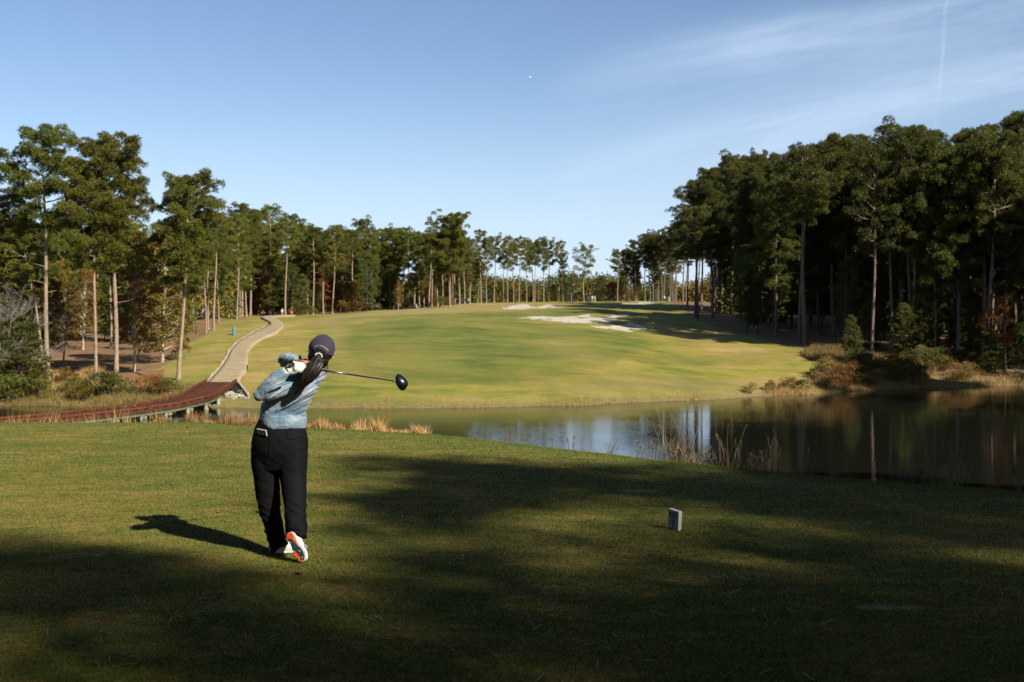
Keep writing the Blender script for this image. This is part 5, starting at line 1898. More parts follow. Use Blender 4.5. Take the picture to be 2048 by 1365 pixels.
    loft(mt, [(P(586, 895, 8.34), .106, .12), (P(585, 925, 8.325), .106, .112), (P(586, 955, 8.30), .094, .10), (P(589, 990, 8.24), .083, .09), (P(591, 1030, 8.17), .076, .082), (P(592, 1058, 8.115), .074, .076), (P(592, 1076, 8.09), .074, .07)], 26, n_exp=2.2, cap=False)

    def tr_disp(co, nn):
        q = co - O
        z = q[:, 2]
        a = 1 - np.abs(vnoise(q[:, 0] * 6, q[:, 1] * 6, z * 20 + q[:, 0] * 12, 21))
        b = 1 - np.abs(vnoise(q[:, 0] * 14, q[:, 1] * 12, z * 34 - q[:, 0] * 16, 22))
        low = np.clip((0.75 - z) / 0.5, 0.35, 1.0)
        return (0.010 * (a ** 2.2 - 0.35) + 0.005 * (b ** 2 - 0.35)) * low + 0.004 * (1 - low)
    tr = fuse(mt, 0.0060, 4, 0.5, tr_disp, [MAT['trouser']], O, 'trousers')
    to = link('trousers', tr, root)
    # pocket flaps and knee seams, laid on the cloth where they show
    from mathutils.bvhtree import BVHTree
    bv = BVHTree.FromPolygons([v.co + Vector(O) for v in tr.vertices], [tuple(p.vertices) for p in tr.polygons])

    def on_cloth(x, y, lift=0.001):
        o0 = Vector((0, 0, CAMZ))
        d = (Vector(P(x, y, 8.0)) - o0).normalized()
        h = bv.ray_cast(o0, d)
        return np.array(h[0] - d * lift) if h[0] is not None else P(x, y, 8.2)

    def stitch(pl, r=0.0016):
        pts = []
        for (a, b) in zip(pl[:-1], pl[1:]):
            for f in np.linspace(0, 1, 7)[:-1]:
                pts.append(on_cloth(a[0] + (b[0] - a[0]) * f, a[1] + (b[1] - a[1]) * f))
        pts.append(on_cloth(*pl[-1]))
        pm = MB()
        pm.tube(pts, r, 5)
        return pm
    stitch([(538, 866), (538, 890), (537, 913), (522, 915), (509, 911)]).build('pocket', MAT['trouser_seam'], to, True, O)
    stitch([(573, 862), (574, 870), (576, 880), (590, 878), (605, 875)], 0.002).build('pocket', MAT['trouser_seam'], to, True, O)
    stitch([(575, 1056), (588, 1059), (602, 1061)], 0.0028).build('hem_fold', MAT['trouser_seam'], to, True, O)

    # ---- cap
    cm = MB()
    nu, nv = 48, 20
    V, F = [], []
    rx, ry, rz_ = 0.096, 0.111, 0.104
    for i in range(nv + 1):
        ph = (math.pi / 2) * (1 - i / nv) - 0.10 * (i / nv)      # from the crown down past the rim
        ph = math.pi / 2 - (math.pi / 2 + 0.30) * i / nv
        for j in range(nu):
            th = 2 * math.pi * j / nu
            seam = 1 + 0.006 * abs(math.sin(3 * th)) ** 0.4 * math.cos(ph)
            sq = 1.0 + 0.03 * math.sin(ph) ** 4
            x = rx * math.cos(ph) ** 0.92 * math.sin(th) if ph > 0 else rx * math.cos(ph) * math.sin(th)
            y = ry * (math.cos(ph) ** 0.92 if ph > 0 else math.cos(ph)) * -math.cos(th)
            V.append((x * seam, y * seam, rz_ * math.sin(ph) * sq + 0.006))
    keep = []
    for i in range(nv):
        for j in range(nu):
            a, b = i * nu + j, i * nu + (j + 1) % nu
            th = 2 * math.pi * (j + 0.5) / nu
            c = [V[a], V[b], V[a + nu], V[b + nu]]
            zc = sum(v[2] for v in c) / 4
            yc = sum(v[1] for v in c) / 4
            xc = sum(v[0] for v in c) / 4
            # ponytail opening: an arch at the back
            if yc < -0.03 and (xc / 0.044) ** 2 + ((zc + 0.036) / 0.036) ** 2 < 1:
                continue
            F.append((a, a + nu, b + nu, b))
    cm.add(np.array(V) @ HM.T + HC, F)
    co = cm.build('cap', MAT['cap'], root, True, O)
    sd = co.modifiers.new('thick', 'SOLIDIFY')
    sd.thickness = 0.003
    sd.offset = -1
    # rim of the opening
    am = MB()
    pts = []
    for k in range(13):
        a = math.pi * (k / 12)
        x, z = 0.046 * math.cos(a), -0.038 + 0.038 * math.sin(a)
        zz = (z - 0.006) / (rz_)
        y = -ry * math.sqrt(max(0.05, 1 - zz * zz - (x / rx) ** 2)) - 0.0005
        pts.append(hl(x, y, z))
    am.tube(pts, 0.004, 6)
    am.build('strap', MAT['cap_dark'], co, True, O)
    bm = MB()
    bm.ball(hl(0, 0, rz_ * 1.03 + 0.006), (0.007, 0.007, 0.004), 10, 6)
    bm.build('cap_button', MAT['cap'], co, True, O)
    # peak
    V, F = [], []
    nx_, ny_ = 16, 6
    for sgn in (0, 1):
        for j in range(ny_ + 1):
            for i in range(nx_ + 1):
                s = -1 + 2 * i / nx_
                th = s * 1.12
                r = j / ny_
                x = math.sin(th) * (rx + 0.0 + r * 0.012)
                y = math.cos(th) * ry * 0.98 + r * 0.075 * (1 - s * s * 0.75)
                z = -0.008 - 0.018 * s * s - r * 0.012 - sgn * 0.0035
                V.append((x, y, z))
    W = nx_ + 1
    n1 = W * (ny_ + 1)
    for j in range(ny_):
        for i in range(nx_):
            a = j * W + i
            F.append((a, a + 1, a + W + 1, a + W))
            F.append((n1 + a, n1 + a + W, n1 + a + W + 1, n1 + a + 1))
    for i in range(nx_):
        a = ny_ * W + i
        F.append((a, a + 1, n1 + a + 1, n1 + a))
    pm = MB()
    pm.add(np.array(V) @ HM.T + HC, F)
    pm.build('cap_peak', MAT['cap_dark'], co, True, O)
    # words above the opening
    cu = bpy.data.curves.new('words', 'FONT')
    cu.body = 'PLAY YOUR BEST'
    cu.size = 0.0145
    cu.align_x = 'CENTER'
    cu.extrude = 0.0004
    cu.offset = 0.00035
    cu.space_character = 1.08
    tmp = bpy.data.objects.new('tmp', cu)
    col.objects.link(tmp)
    bpy.context.view_layer.update()
    me = bpy.data.meshes.new_from_object(tmp.evaluated_get(bpy.context.evaluated_depsgraph_get()))
    bpy.data.objects.remove(tmp)
    for v in me.vertices:
        x, y, zt_ = v.co
        # bend the line over the arch, then lay it on the crown; seen from behind, right is +x
        a = x / 0.066
        R0 = 0.052 + y
        X = R0 * math.sin(a) * 1.18
        Z = -0.034 + R0 * math.cos(a) * 1.0
        zz = (Z - 0.006) / (rz_ * 1.0)
        Y = -ry * math.sqrt(max(0.02, 1 - zz * zz - (X / rx) ** 2)) - 0.0022 - abs(zt_)
        w = hl(X, Y, Z) - O
        v.co = w
    me.materials.append(MAT['white_cloth'])
    link('lettering', me, co)
    # small white mark on the right rim
    wm = MB()
    wm.tube([hl(0.094, -0.030, -0.030), hl(0.0985, -0.012, -0.026), hl(0.099, 0.004, -0.026)], 0.003, 6)
    wm.build('rim_mark', MAT['white_cloth'], co, True, O)
    # sunglasses worn in front of the cap
    gm = MB()
    for sx in (-1, 1):
        gm.tube([hl(sx * 0.080, -0.01, -0.006), hl(sx * 0.088, 0.04, -0.004), hl(sx * 0.086, 0.085, -0.002)], 0.0035, 6)
        Mx = np.column_stack([nrm(Rt * 1.0 - Fw * 0.35 * sx), nrm(Fw + Rt * 0.35 * sx), Up])
        gm.ball(hl(sx * 0.060, 0.094, -0.012), (0.036, 0.006, 0.024), 14, 8, Mx)
    gm.tube([hl(-0.03, 0.103, -0.006), hl(0.03, 0.103, -0.006)], 0.004, 6)
    gm.build('sunglasses', MAT['black'], root, True, O)

    # ---- hair: mass under the cap and the ponytail
    hm = MB()
    hm.ball(hl(0, -0.012, -0.020), (0.084, 0.093, 0.088), 24, 16, HM)
    hm.ball(hl(0.012, -0.030, -0.070), (0.066, 0.058, 0.050), 20, 12, HM)
    hm.ball(hl(0.042, -0.012, -0.078), (0.036, 0.046, 0.040), 16, 10, HM)
    hm.ball(hl(-0.046, -0.004, -0.062), (0.034, 0.056, 0.046), 16, 10, HM)
    hr = np.random.default_rng(8)

    def hair_disp(co, nn):
        q = (co - HC) @ HM
        a = np.arctan2(q[:, 0], -q[:, 1])
        return 0.0022 * vnoise(a * 26, q[:, 2] * 8, 0, 4)
    link('hair', fuse(hm, 0.004, 4, 0.5, hair_disp, [MAT['hair']], O, 'hair'), root)
    pt = MB()
    tie = P(637, 713, 8.15)
    path = [(tie, .020, .020), (P(635, 721, 8.115), .038, .028), (P(632, 732, 8.08), .050, .032), (P(625, 745, 8.065), .051, .032), (P(615, 757, 8.07), .043, .027), (P(606, 768, 8.085), .033, .020), (P(597, 780, 8.105), .018, .012), (P(589, 792, 8.12), .004, .003)]
    loft(pt, path, 40, sub=8)

    def pony_disp(co, nn):
        ax = nrm(path[-1][0] - path[0][0])
        side = nrm(np.cross(ax, [0, 1, 0]))
        q = co - path[0][0]
        s, l = q @ side, q @ ax
        return 0.0042 * vnoise(s * 110 + 2.0 * vnoise(l * 7, s * 20, 0, 9), l * 5, q[:, 1] * 60, 6) + 0.002 * vnoise(s * 260, l * 7, 0, 12)
    po = link('ponytail', fuse(pt, 0.0035, 2, 0.4, pony_disp, [MAT['hair']], O, 'ponytail'), root)
    fm = MB()
    for i in range(95):
        a = hr.uniform(-1, 1)
        k0 = hr.uniform(0, 2.5)
        pts = []
        ks = np.linspace(k0, 7.0 - hr.uniform(0, 2.4), 9)
        for kk in ks:
            i0 = min(int(kk), 6)
            f = kk - i0
            c = path[i0][0] * (1 - f) + path[i0 + 1][0] * f
            w = path[i0][1] * (1 - f) + path[i0 + 1][1] * f
            dpt = path[i0][2] * (1 - f) + path[i0 + 1][2] * f
            e = math.sqrt(max(0, 1 - a * a))
            pts.append(c + np.array([math.cos(0.6), 0, -math.sin(0.6)]) * a * w * 1.03 + np.array([0, -1, 0]) * dpt * e * 1.02 + hr.normal(size=3) * 0.0018)
        fm.tube(pts, np.linspace(0.0011, 0.0005, 9), 3, False)
    for i in range(16):      # loose strands beside the neck
        p0 = hl(0.05 + hr.uniform(-0.01, 0.03), -0.02, -0.085)
        fm.tube([p0, p0 + [0.004, 0, -0.02], p0 + [0.006 + hr.uniform(-.01, .012), -0.005, -0.05 - hr.uniform(0, .02)]], [.0009, .0008, .0004], 3, False)
    fm.build('loose_hair', MAT['hair'], po, True, O)
    tm = MB()
    pts = [tie + HM @ np.array([0.024 * math.cos(a), -0.004, 0.022 * math.sin(a)]) for a in np.linspace(-0.15, math.pi + 0.15, 13)]
    tm.tube(pts, 0.0045, 8)
    tm.build('hair_tie', MAT['white_cloth'], po, True, O)

    # ---- glove on the left hand
    gl = MB()
    hand(gl, 0.072, R_(-12), R_(35), R_(250), 0.0110, 0.11)
    pd = nrm(ring(0.05, R_(-12), 1) - gp(0.05))
    tt = nrm(np.cross(gdir, pd))
    pc = ring(0.070, R_(-8), 0.034)
    loft(gl, [(pc - gdir * 0.034, .030, .016), (pc, .040, .020), (pc + gdir * 0.030, .036, .018), (pc + gdir * 0.048, .022, .012)], 16, ref=tt)
    loft(gl, [(Lw, .030, .032), ((Lw + pc) / 2 - gu * 0.012, .030, .026), (pc - gdir * 0.015 - gu * 0.008, .032, .020)], 16)
    glv = link('glove', fuse(gl, 0.0034, 4, 0.5, None, [MAT['white']], O, 'glove'), root)
    cf = MB()
    wd = nrm(Lw - P(547, 765, 8.085))
    loft(cf, [(Lw - wd * 0.012, .034, .036), (Lw + wd * 0.004, .034, .036)], 24, cap=False, ref=(0, 1, 0))
    cf.build('cuff', MAT['white'], glv, True, O)
    cf = MB()
    loft(cf, [(Lw + wd * 0.008, .0335, .035), (Lw + wd * 0.018, .034, .035)], 24, cap=False, ref=(0, 1, 0))
    cf.build('glove_strap', simple('green_strap', (0.03, 0.055, 0.035), 0.6), glv, True, O)

    # ---- shoes
    def shoe(name, toe, heel, normal, label, lean_up):
        """toe/heel: ends of the sole line, normal: direction the sole faces"""
        ax = nrm(toe - heel)
        nn_ = nrm(normal - ax * np.dot(normal, ax))
        sd_ = np.cross(nn_, ax)
        L = np.linalg.norm(toe - heel)
        Mx = np.column_stack([ax, sd_, nn_])

        def w(x, y, z):
            return heel + Mx @ np.array([x * L, y, z])
        up = MB()
        # upper: behind the sole, away from its face
        loft(up, [(w(0.02, 0, -0.040), .028, .030), (w(0.12, 0, -0.048), .036, .042), (w(0.30, 0, -0.046), .038, .042), (w(0.55, 0.0, -0.038), .041, .034), (w(0.78, 0, -0.030), .044, .026), (w(0.96, 0, -0.024), .034, .018)], 22, ref=sd_, n_exp=2.3)
        loft(up, [(w(0.14, 0, -0.04), .036, .040), (w(0.13, 0, -lean_up), .034, .040)], 18, ref=sd_)
        r = link(name, fuse(up, 0.004, 3, 0.5, None, [MAT['white']], O, name), root)
        if label:
            r['label'] = label

        def outline(x):      # half width of the sole along its length
            return np.interp(x, [0, .04, .12, .3, .45, .62, .78, .92, 1.0], [.012, .026, .033, .029, .029, .040, .043, .031, .006])

        def patch(nm, mat, x0, x1, f0, f1, z, parent, th=0.004):
            m = MB()
            n = 22
            xs = np.linspace(x0, x1, n)
            V, F = [], []
            for x in xs:
                h = outline(x)
                a, b = f0(x) * h, f1(x) * h
                V += [w(x, a, z), w(x, b, z), w(x, b, z - th), w(x, a, z - th)]
            for i in range(n - 1):
                for k in range(4):
                    F.append((i * 4 + k, i * 4 + (k + 1) % 4, i * 4 + 4 + (k + 1) % 4, i * 4 + 4 + k))
            F.append((0, 1, 2, 3))
            e = (n - 1) * 4
            F.append((e + 3, e + 2, e + 1, e))
            m.add(V, F)
            return m.build(nm, mat, parent, False, O)
        sole = patch('sole', MAT['white'], 0.0, 1.0, lambda x: -1.08, lambda x: 1.08, 0.0, r, 0.020)
        return r, w, patch, sole
    toe, heel = P(606, 1132, 8.00), P(578, 1066, 8.03)
    toe[2] = 0.012
    r, w, patch, sole = shoe('shoe', toe, heel, np.array([-0.30, -0.95, 0.02]), 'right shoe up on its toe, orange and teal sole showing', 0.085)
    # side +y of the sole frame: find which way is photo right
    sgn = 1.0 if (w(0.5, 0.04, 0) - w(0.5, -0.04, 0))[0] > 0 else -1.0
    hm_ = np.interp

    def band(lo, hi):
        return (lambda x: sgn * lo(x)), (lambda x: sgn * hi(x))
    f0, f1 = band(lambda x: -0.98 if x < 0.16 else hm_(x, [.16, .46], [-.35, 0.62]), lambda x: hm_(x, [0, .3, .48], [.72, .74, .74]))
    patch('orange_pad', MAT['orange'], 0.012, 0.50, f0, f1, 0.0035, r)
    f0, f1 = band(lambda x: hm_(x, [.14, .3, .5, .62, .97], [-1.0, -1.0, -0.75, -.18, .15]), lambda x: hm_(x, [.14, .2, .46, .56, .97], [-0.5, -.45, .35, .80, .80]))
    patch('teal_band', MAT['teal'], 0.15, 0.97, f0, f1, 0.0045, r)
    f0, f1 = band(lambda x: hm_(x, [.58, .68, .95], [-.80, -.95, -.9]), lambda x: hm_(x, [.58, .68, .95], [-.55, -.28, .02]))
    patch('orange_pad', MAT['orange'], 0.60, 0.97, f0, f1, 0.0035, r)
    for (x, y) in ((0.24, 0.45), (0.30, -0.85), (0.66, 0.34), (0.88, 0.46), (0.84, -0.45), (0.72, -0.65)):
        m = MB()
        hw = float(np.interp(x, [0, .3, .62, .78, 1], [.02, .029, .040, .043, .01]))
        c = np.array([x, sgn * y * hw])
        V = [w(c[0], c[1], 0.011)]
        for k in range(12):
            rr_ = 0.0105 if k % 2 == 0 else 0.0045
            a = math.pi * k / 6
            V.append(w(c[0] + rr_ * math.cos(a) / np.linalg.norm(toe - heel), c[1] + rr_ * math.sin(a), 0.0085))
        for k in range(12):
            V.append(w(c[0] + (V and 0), c[1], 0.004))
        F = [(0, 1 + k, 1 + (k + 1) % 12) for k in range(12)]
        m.add(V, F)
        m.build('cleat', MAT['gold'], r, False, O)
    tabm = MB()
    tabm.tube([w(0.60, sgn * 0.046, -0.03), w(0.58, sgn * 0.054, -0.036), w(0.64, sgn * 0.055, -0.042), w(0.69, sgn * 0.046, -0.04)], 0.0045, 6)
    tabm.build('lace', MAT['silver'], r, True, O)
    # left shoe flat on the turf, pointing away to the left
    heel2 = P(541, 1105, 8.33)
    heel2[2] = 0.004
    toe2 = heel2 + nrm([0.93, 0.30, 0]) * 0.25
    shoe('shoe', toe2, heel2, np.array([0, 0, -1.0]), 'left shoe flat on the grass, mostly hidden', 0.055)

    # ---- the club
    croot = thing('golf_club', 'black driver with a navy shaft held across behind the golfer\'s neck', 'golf club', tuple(butt))
    CO = butt
    g = MB()
    g.tube([gp(-0.004), gp(0.0), gp(0.02), gp(0.27), gp(0.275)], [.013, .0150, .0145, .0105, .007], 16)
    gr = g.build('grip', MAT['rubber'], croot, True, CO)
    g = MB()
    g.tube([gp(0.26), gp(glen - 0.04)], [.0072, .0048], 12)
    g.build('shaft', MAT['shaft'], croot, True, CO)
    # butt ring mark
    g = MB()
    pts = [gp(-0.0052) + (go * math.cos(a) + gu * math.sin(a)) * 0.0085 for a in np.linspace(0.6, 5.6, 14)]
    g.tube(pts, 0.0014, 5)
    g.build('grip_mark', MAT['white_cloth'], gr, True, CO)
    # driver head: seen from behind and below, flat side up-left, rounded to the right
    ctr = P(801, 765, 8.80)
    a_, b_ = P(796, 747, 8.80), P(802, 783, 8.80)
    up_ = nrm(a_ - b_)
    rt_ = nrm(np.array([1, -0.25, -0.15]) - up_ * np.dot([1, -0.25, -0.15], up_))
    dp_ = np.cross(rt_, up_)
    V, F = [], []
    nu, nv = 28, 14
    for i in range(nv + 1):
        th = math.pi * i / nv
        for j in range(nu):
            ph = 2 * math.pi * j / nu
            x, y, z = math.sin(th) * math.cos(ph), math.sin(th) * math.sin(ph), math.cos(th)
            X = (0.056 if x > 0 else 0.034) * abs(x) ** (1.0 if x > 0 else 0.75) * (1 if x > 0 else -1)
            Y = 0.055 * y
            Z = 0.068 * z * (1 - 0.25 * abs(x)) - 0.006 * x
            V.append(ctr + rt_ * (X - 0.0 + 0.012 * z * -0.6) + dp_ * Y + up_ * Z)
    for i in range(nv):
        for j in range(nu):
            p, q = i * nu + j, i * nu + (j + 1) % nu
            F.append((p, p + nu, q + nu, q))
    g = MB()
    g.add(V, F)
    hd_ = g.build('club_head', MAT['club'], croot, True, CO)
    g = MB()
    g.tube([gp(glen - 0.075), gp(glen - 0.035), gp(glen - 0.015)], [.0055, .0085, .010], 12)
    g.build('hosel', MAT['black'], hd_, True, CO)

    # score book in the back pocket
    bk = MB()
    A, B = on_cloth(511, 858, 0.022), on_cloth(536, 863, 0.022)
    xa = nrm(B - A)
    up_ = nrm(on_cloth(511, 884, 0.012) - A) * -1
    up_ = nrm(up_ - xa * np.dot(up_, xa))
    dd = np.cross(xa, up_)
    Mx = np.column_stack([xa, dd, up_])
    c = on_cloth(524, 865, 0.017)
    bk.box((0, 0, 0), (0.094, 0.010, 0.046))
    me = bk.mesh('score_book', [MAT['silver']])
    o = link('score_book', me)
    o.matrix_world = Matrix.Translation(Vector(c)) @ Matrix(Mx.tolist()).to_4x4()
    o.location = Vector(c)
    o.rotation_euler = Matrix(Mx.tolist()).to_euler()
    bv = o.modifiers.new('b', 'BEVEL')
    bv.width = 0.002
    tag(o, 'small white score book sticking out of the golfer\'s left back pocket', 'score book')

# ------------------------------------------------------------------ bridge
def wood(name, ca, cb, scale=3.0, stretch=(1, 1, 1)):
    m, nt, N, L, b = new_mat(name)
    f = nz(nt, scale, 6, 0.7, pos(nt, stretch))
    g = nz(nt, 0.6, 3, 0.5, pos(nt))
    c = ramp(nt, f, [(0.3, ca), (0.7, cb)])
    c = mixc(nt, 0.5, c, ramp(nt, g, [(0.35, 0.6), (0.65, 1.3)]), 'MULTIPLY')
    L.new(c, b.inputs['Base Color'])
    b.inputs['Roughness'].default_value = 0.8
    b.inputs['Specular IOR Level'].default_value = 0.2
    bumpn(nt, f, b, 0.5, 0.02)
    return m


def build_bridge():
    red = wood('red_brown_timber', (0.032, 0.0095, 0.0035), (0.066, 0.020, 0.007))
    rail = wood('rust_red_rail', (0.045, 0.014, 0.006), (0.095, 0.032, 0.012), 2.0)
    green = wood('green_timber', (0.04, 0.058, 0.04), (0.085, 0.105, 0.075))
    pile = wood('pale_pile', (0.13, 0.12, 0.075), (0.22, 0.20, 0.13))
    dark = wood('wall_and_shade', (0.008, 0.006, 0.005), (0.02, 0.015, 0.012))
    a0 = ground(421, 766)
    b0 = ground(478, 766)
    c0 = (a0[:2] + b0[:2]) / 2
    zend = max(zt(*a0[:2]), zt(*b0[:2])) + 0.12
    ctrl = [(c0[0], 101.2, zend), (c0[0] - 0.1, 97.5, zend - 0.42), (-25.9, 93.5, WZ + 0.98), (-27.2, 88.0, WZ + 0.72), (-29.4, 82.0, WZ + 0.66), (-32.4, 75.5, WZ + 0.66), (-36.0, 69.5, WZ + 0.72), (-40.5, 63.5, WZ + 0.95)]
    C = np.array(ctrl)
    t = np.linspace(0, len(C) - 1, 200)
    k = np.arange(len(C))
    Q = np.stack([np.interp(t, k, C[:, i]) for i in range(3)], 1)
    for _ in range(60):
        Q[1:-1] = (Q[:-2] + 2 * Q[1:-1] + Q[2:]) / 4
    seg = np.concatenate([[0], np.cumsum(np.linalg.norm(np.diff(Q, axis=0), axis=1))])
    Ltot = seg[-1]

    def at_s(s):
        p = np.array([np.interp(s, seg, Q[:, i]) for i in range(3)])
        q = np.array([np.interp(min(Ltot, s + 0.3), seg, Q[:, i]) for i in range(3)])
        q0 = np.array([np.interp(max(0, s - 0.3), seg, Q[:, i]) for i in range(3)])
        d = nrm(q - q0)
        sdir = nrm(np.cross(d, [0, 0, 1]))
        return p, d, sdir
    root = thing('footbridge', 'low red-brown timber cart bridge curving over the pond at the left', 'bridge', tuple(Q[60]))
    O = Q[60]
    W = 1.35
    # deck: planks across
    mb = MB()
    s = 0.0
    rg = np.random.default_rng(2)
    while s < Ltot - 0.1:
        p, d, sd = at_s(s + 0.10)
        up = np.cross(sd, d)
        Mx = np.column_stack([sd, d, up])
        mb.box(p - up * 0.03 + up * rg.uniform(-.004, .004), (2 * W + 0.1, 0.195, 0.06), M=Mx)
        s += 0.2
    mb.build('deck', red, root, False, O)
    for side in (-1, 1):
        mb = MB()
        pts = []
        ss = np.arange(0, Ltot, 0.6)
        for a, b in zip(ss[:-1], ss[1:]):
            p, d, sd = at_s((a + b) / 2)
            up = np.cross(sd, d)
            if up[2] < 0:
                up = -up
            Mx = np.column_stack([sd, d, up])
            c = p + sd * side * (W - 0.02)
            mb.box(c + up * 0.19, (0.16, 0.61, 0.13), M=Mx)
        o = mb.build('curb_rail', rail, root, False, O)
        s = 0.3
        while s < Ltot:
            p, d, sd = at_s(s)
            up = np.cross(sd, d)
            if up[2] < 0:
                up = -up
            Mx = np.column_stack([sd, d, up])
            bl = MB()
            bl.box(p + sd * side * (W - 0.02) + up * 0.062, (0.14, 0.6, 0.125), M=Mx)
            bl.build('spacer_block', red, o, False, O)
            s += 1.15
        mb = MB()
        for a, b in zip(ss[:-1], ss[1:]):
            p, d, sd = at_s((a + b) / 2)
            up = np.cross(sd, d)
            if up[2] < 0:
                up = -up
            Mx = np.column_stack([sd, d, up])
            mb.box(p + sd * side * (W + 0.03) - up * 0.10, (0.07, 0.61, 0.24), M=Mx)
        mb.build('fascia', red, root, False, O)
        mb = MB()
        for a, b in zip(ss[8:-1], ss[9:]):
            p, d, sd = at_s((a + b) / 2)
            Mx = np.column_stack([sd, d, np.cross(sd, d)])
            mb.box(p + sd * side * (W - 0.10) - np.array([0, 0, 0.34]), (0.14, 0.61, 0.22), M=Mx)
        mb.build('beam', green, root, False, O)
    s = 5.6
    while s < Ltot - 2:
        p, d, sd = at_s(s)
        for side in (-1, 1):
            mb = MB()
            c = p + sd * side * (W - 0.12)
            mb.tube([c - [0, 0, 2.6], c - [0, 0, 0.46]], 0.19, 10)
            mb.build('pile', pile, root, True, O)
        mb = MB()
        Mx = np.column_stack([sd, d, np.cross(sd, d)])
        mb.box(p - np.array([0, 0, 0.56]), (2 * W + 0.5, 0.24, 0.2), M=Mx)
        mb.build('cross_beam', pile, root, False, O)
        s += 2.9
    # end wall under the near corner of the deck and its sloping coping
    p, d, sd = at_s(0.0)
    right = np.array([1.0, 0, 0])
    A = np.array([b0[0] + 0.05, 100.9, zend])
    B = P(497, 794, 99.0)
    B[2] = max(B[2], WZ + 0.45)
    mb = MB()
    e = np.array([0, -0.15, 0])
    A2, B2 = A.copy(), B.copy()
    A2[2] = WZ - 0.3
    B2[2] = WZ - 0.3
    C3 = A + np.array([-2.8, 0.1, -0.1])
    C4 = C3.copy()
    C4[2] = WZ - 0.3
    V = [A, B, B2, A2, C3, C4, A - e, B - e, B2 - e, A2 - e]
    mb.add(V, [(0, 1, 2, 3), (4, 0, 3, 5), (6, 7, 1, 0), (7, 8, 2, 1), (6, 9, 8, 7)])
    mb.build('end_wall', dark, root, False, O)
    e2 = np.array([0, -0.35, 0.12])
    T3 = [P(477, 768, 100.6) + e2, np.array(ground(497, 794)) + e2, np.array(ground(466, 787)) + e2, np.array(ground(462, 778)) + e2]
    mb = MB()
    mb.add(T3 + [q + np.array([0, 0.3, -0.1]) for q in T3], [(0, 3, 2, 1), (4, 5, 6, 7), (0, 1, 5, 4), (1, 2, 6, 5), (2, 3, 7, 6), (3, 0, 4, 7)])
    mb.build('under_deck_shade', dark, root, False, O)  # dark panel standing for the shadow under the bridge end
    A, B = T3[0] + np.array([0.02, -0.05, 0.1]), T3[1] + np.array([0.05, -0.05, 0.05])
    mb = MB()
    mb.tube([A + [0.02, -0.05, 0.05], B + [0.03, -0.05, 0.05]], 0.085, 6)
    mb.build('coping', MAT['kerb'], root, False, O)
    # white stones heaped under the end of the bridge
    rg = np.random.default_rng(12)
    parts = []
    for i in range(230):
        px = rg.uniform(450, 498)
        py = rg.uniform(784 + abs(px - 476) * 0.25, 800 - abs(px - 480) * 0.1)
        x, Y, z = ground(px, py)
        z += rg.uniform(-0.03, 0.15)
        r = rg.uniform(0.05, 0.16)
        u = rnd_unit(rg, 14)
        m = MB()
        m.ball((x, Y, z), (r * rg.uniform(.8, 1.3), r, r * .75), 7, 5)
        v = np.concatenate(m.v)
        v = v + (vnoise(v[:, 0] * 6, v[:, 1] * 6, v[:, 2] * 6, 3) * 0.06)[:, None]
        parts.append((v, np.array(m.f)))
    V, F = cat(parts)
    MAT['stone'] = simple('pale_stone', (0.19, 0.175, 0.14), 0.9, 0.2, var=0.6, scale=1.3)
    tag(link('riprap', raw_mesh('riprap', V, F, False, [MAT['stone']])), 'heap of pale broken stones under the far end of the bridge', 'stones', None, 'stuff')


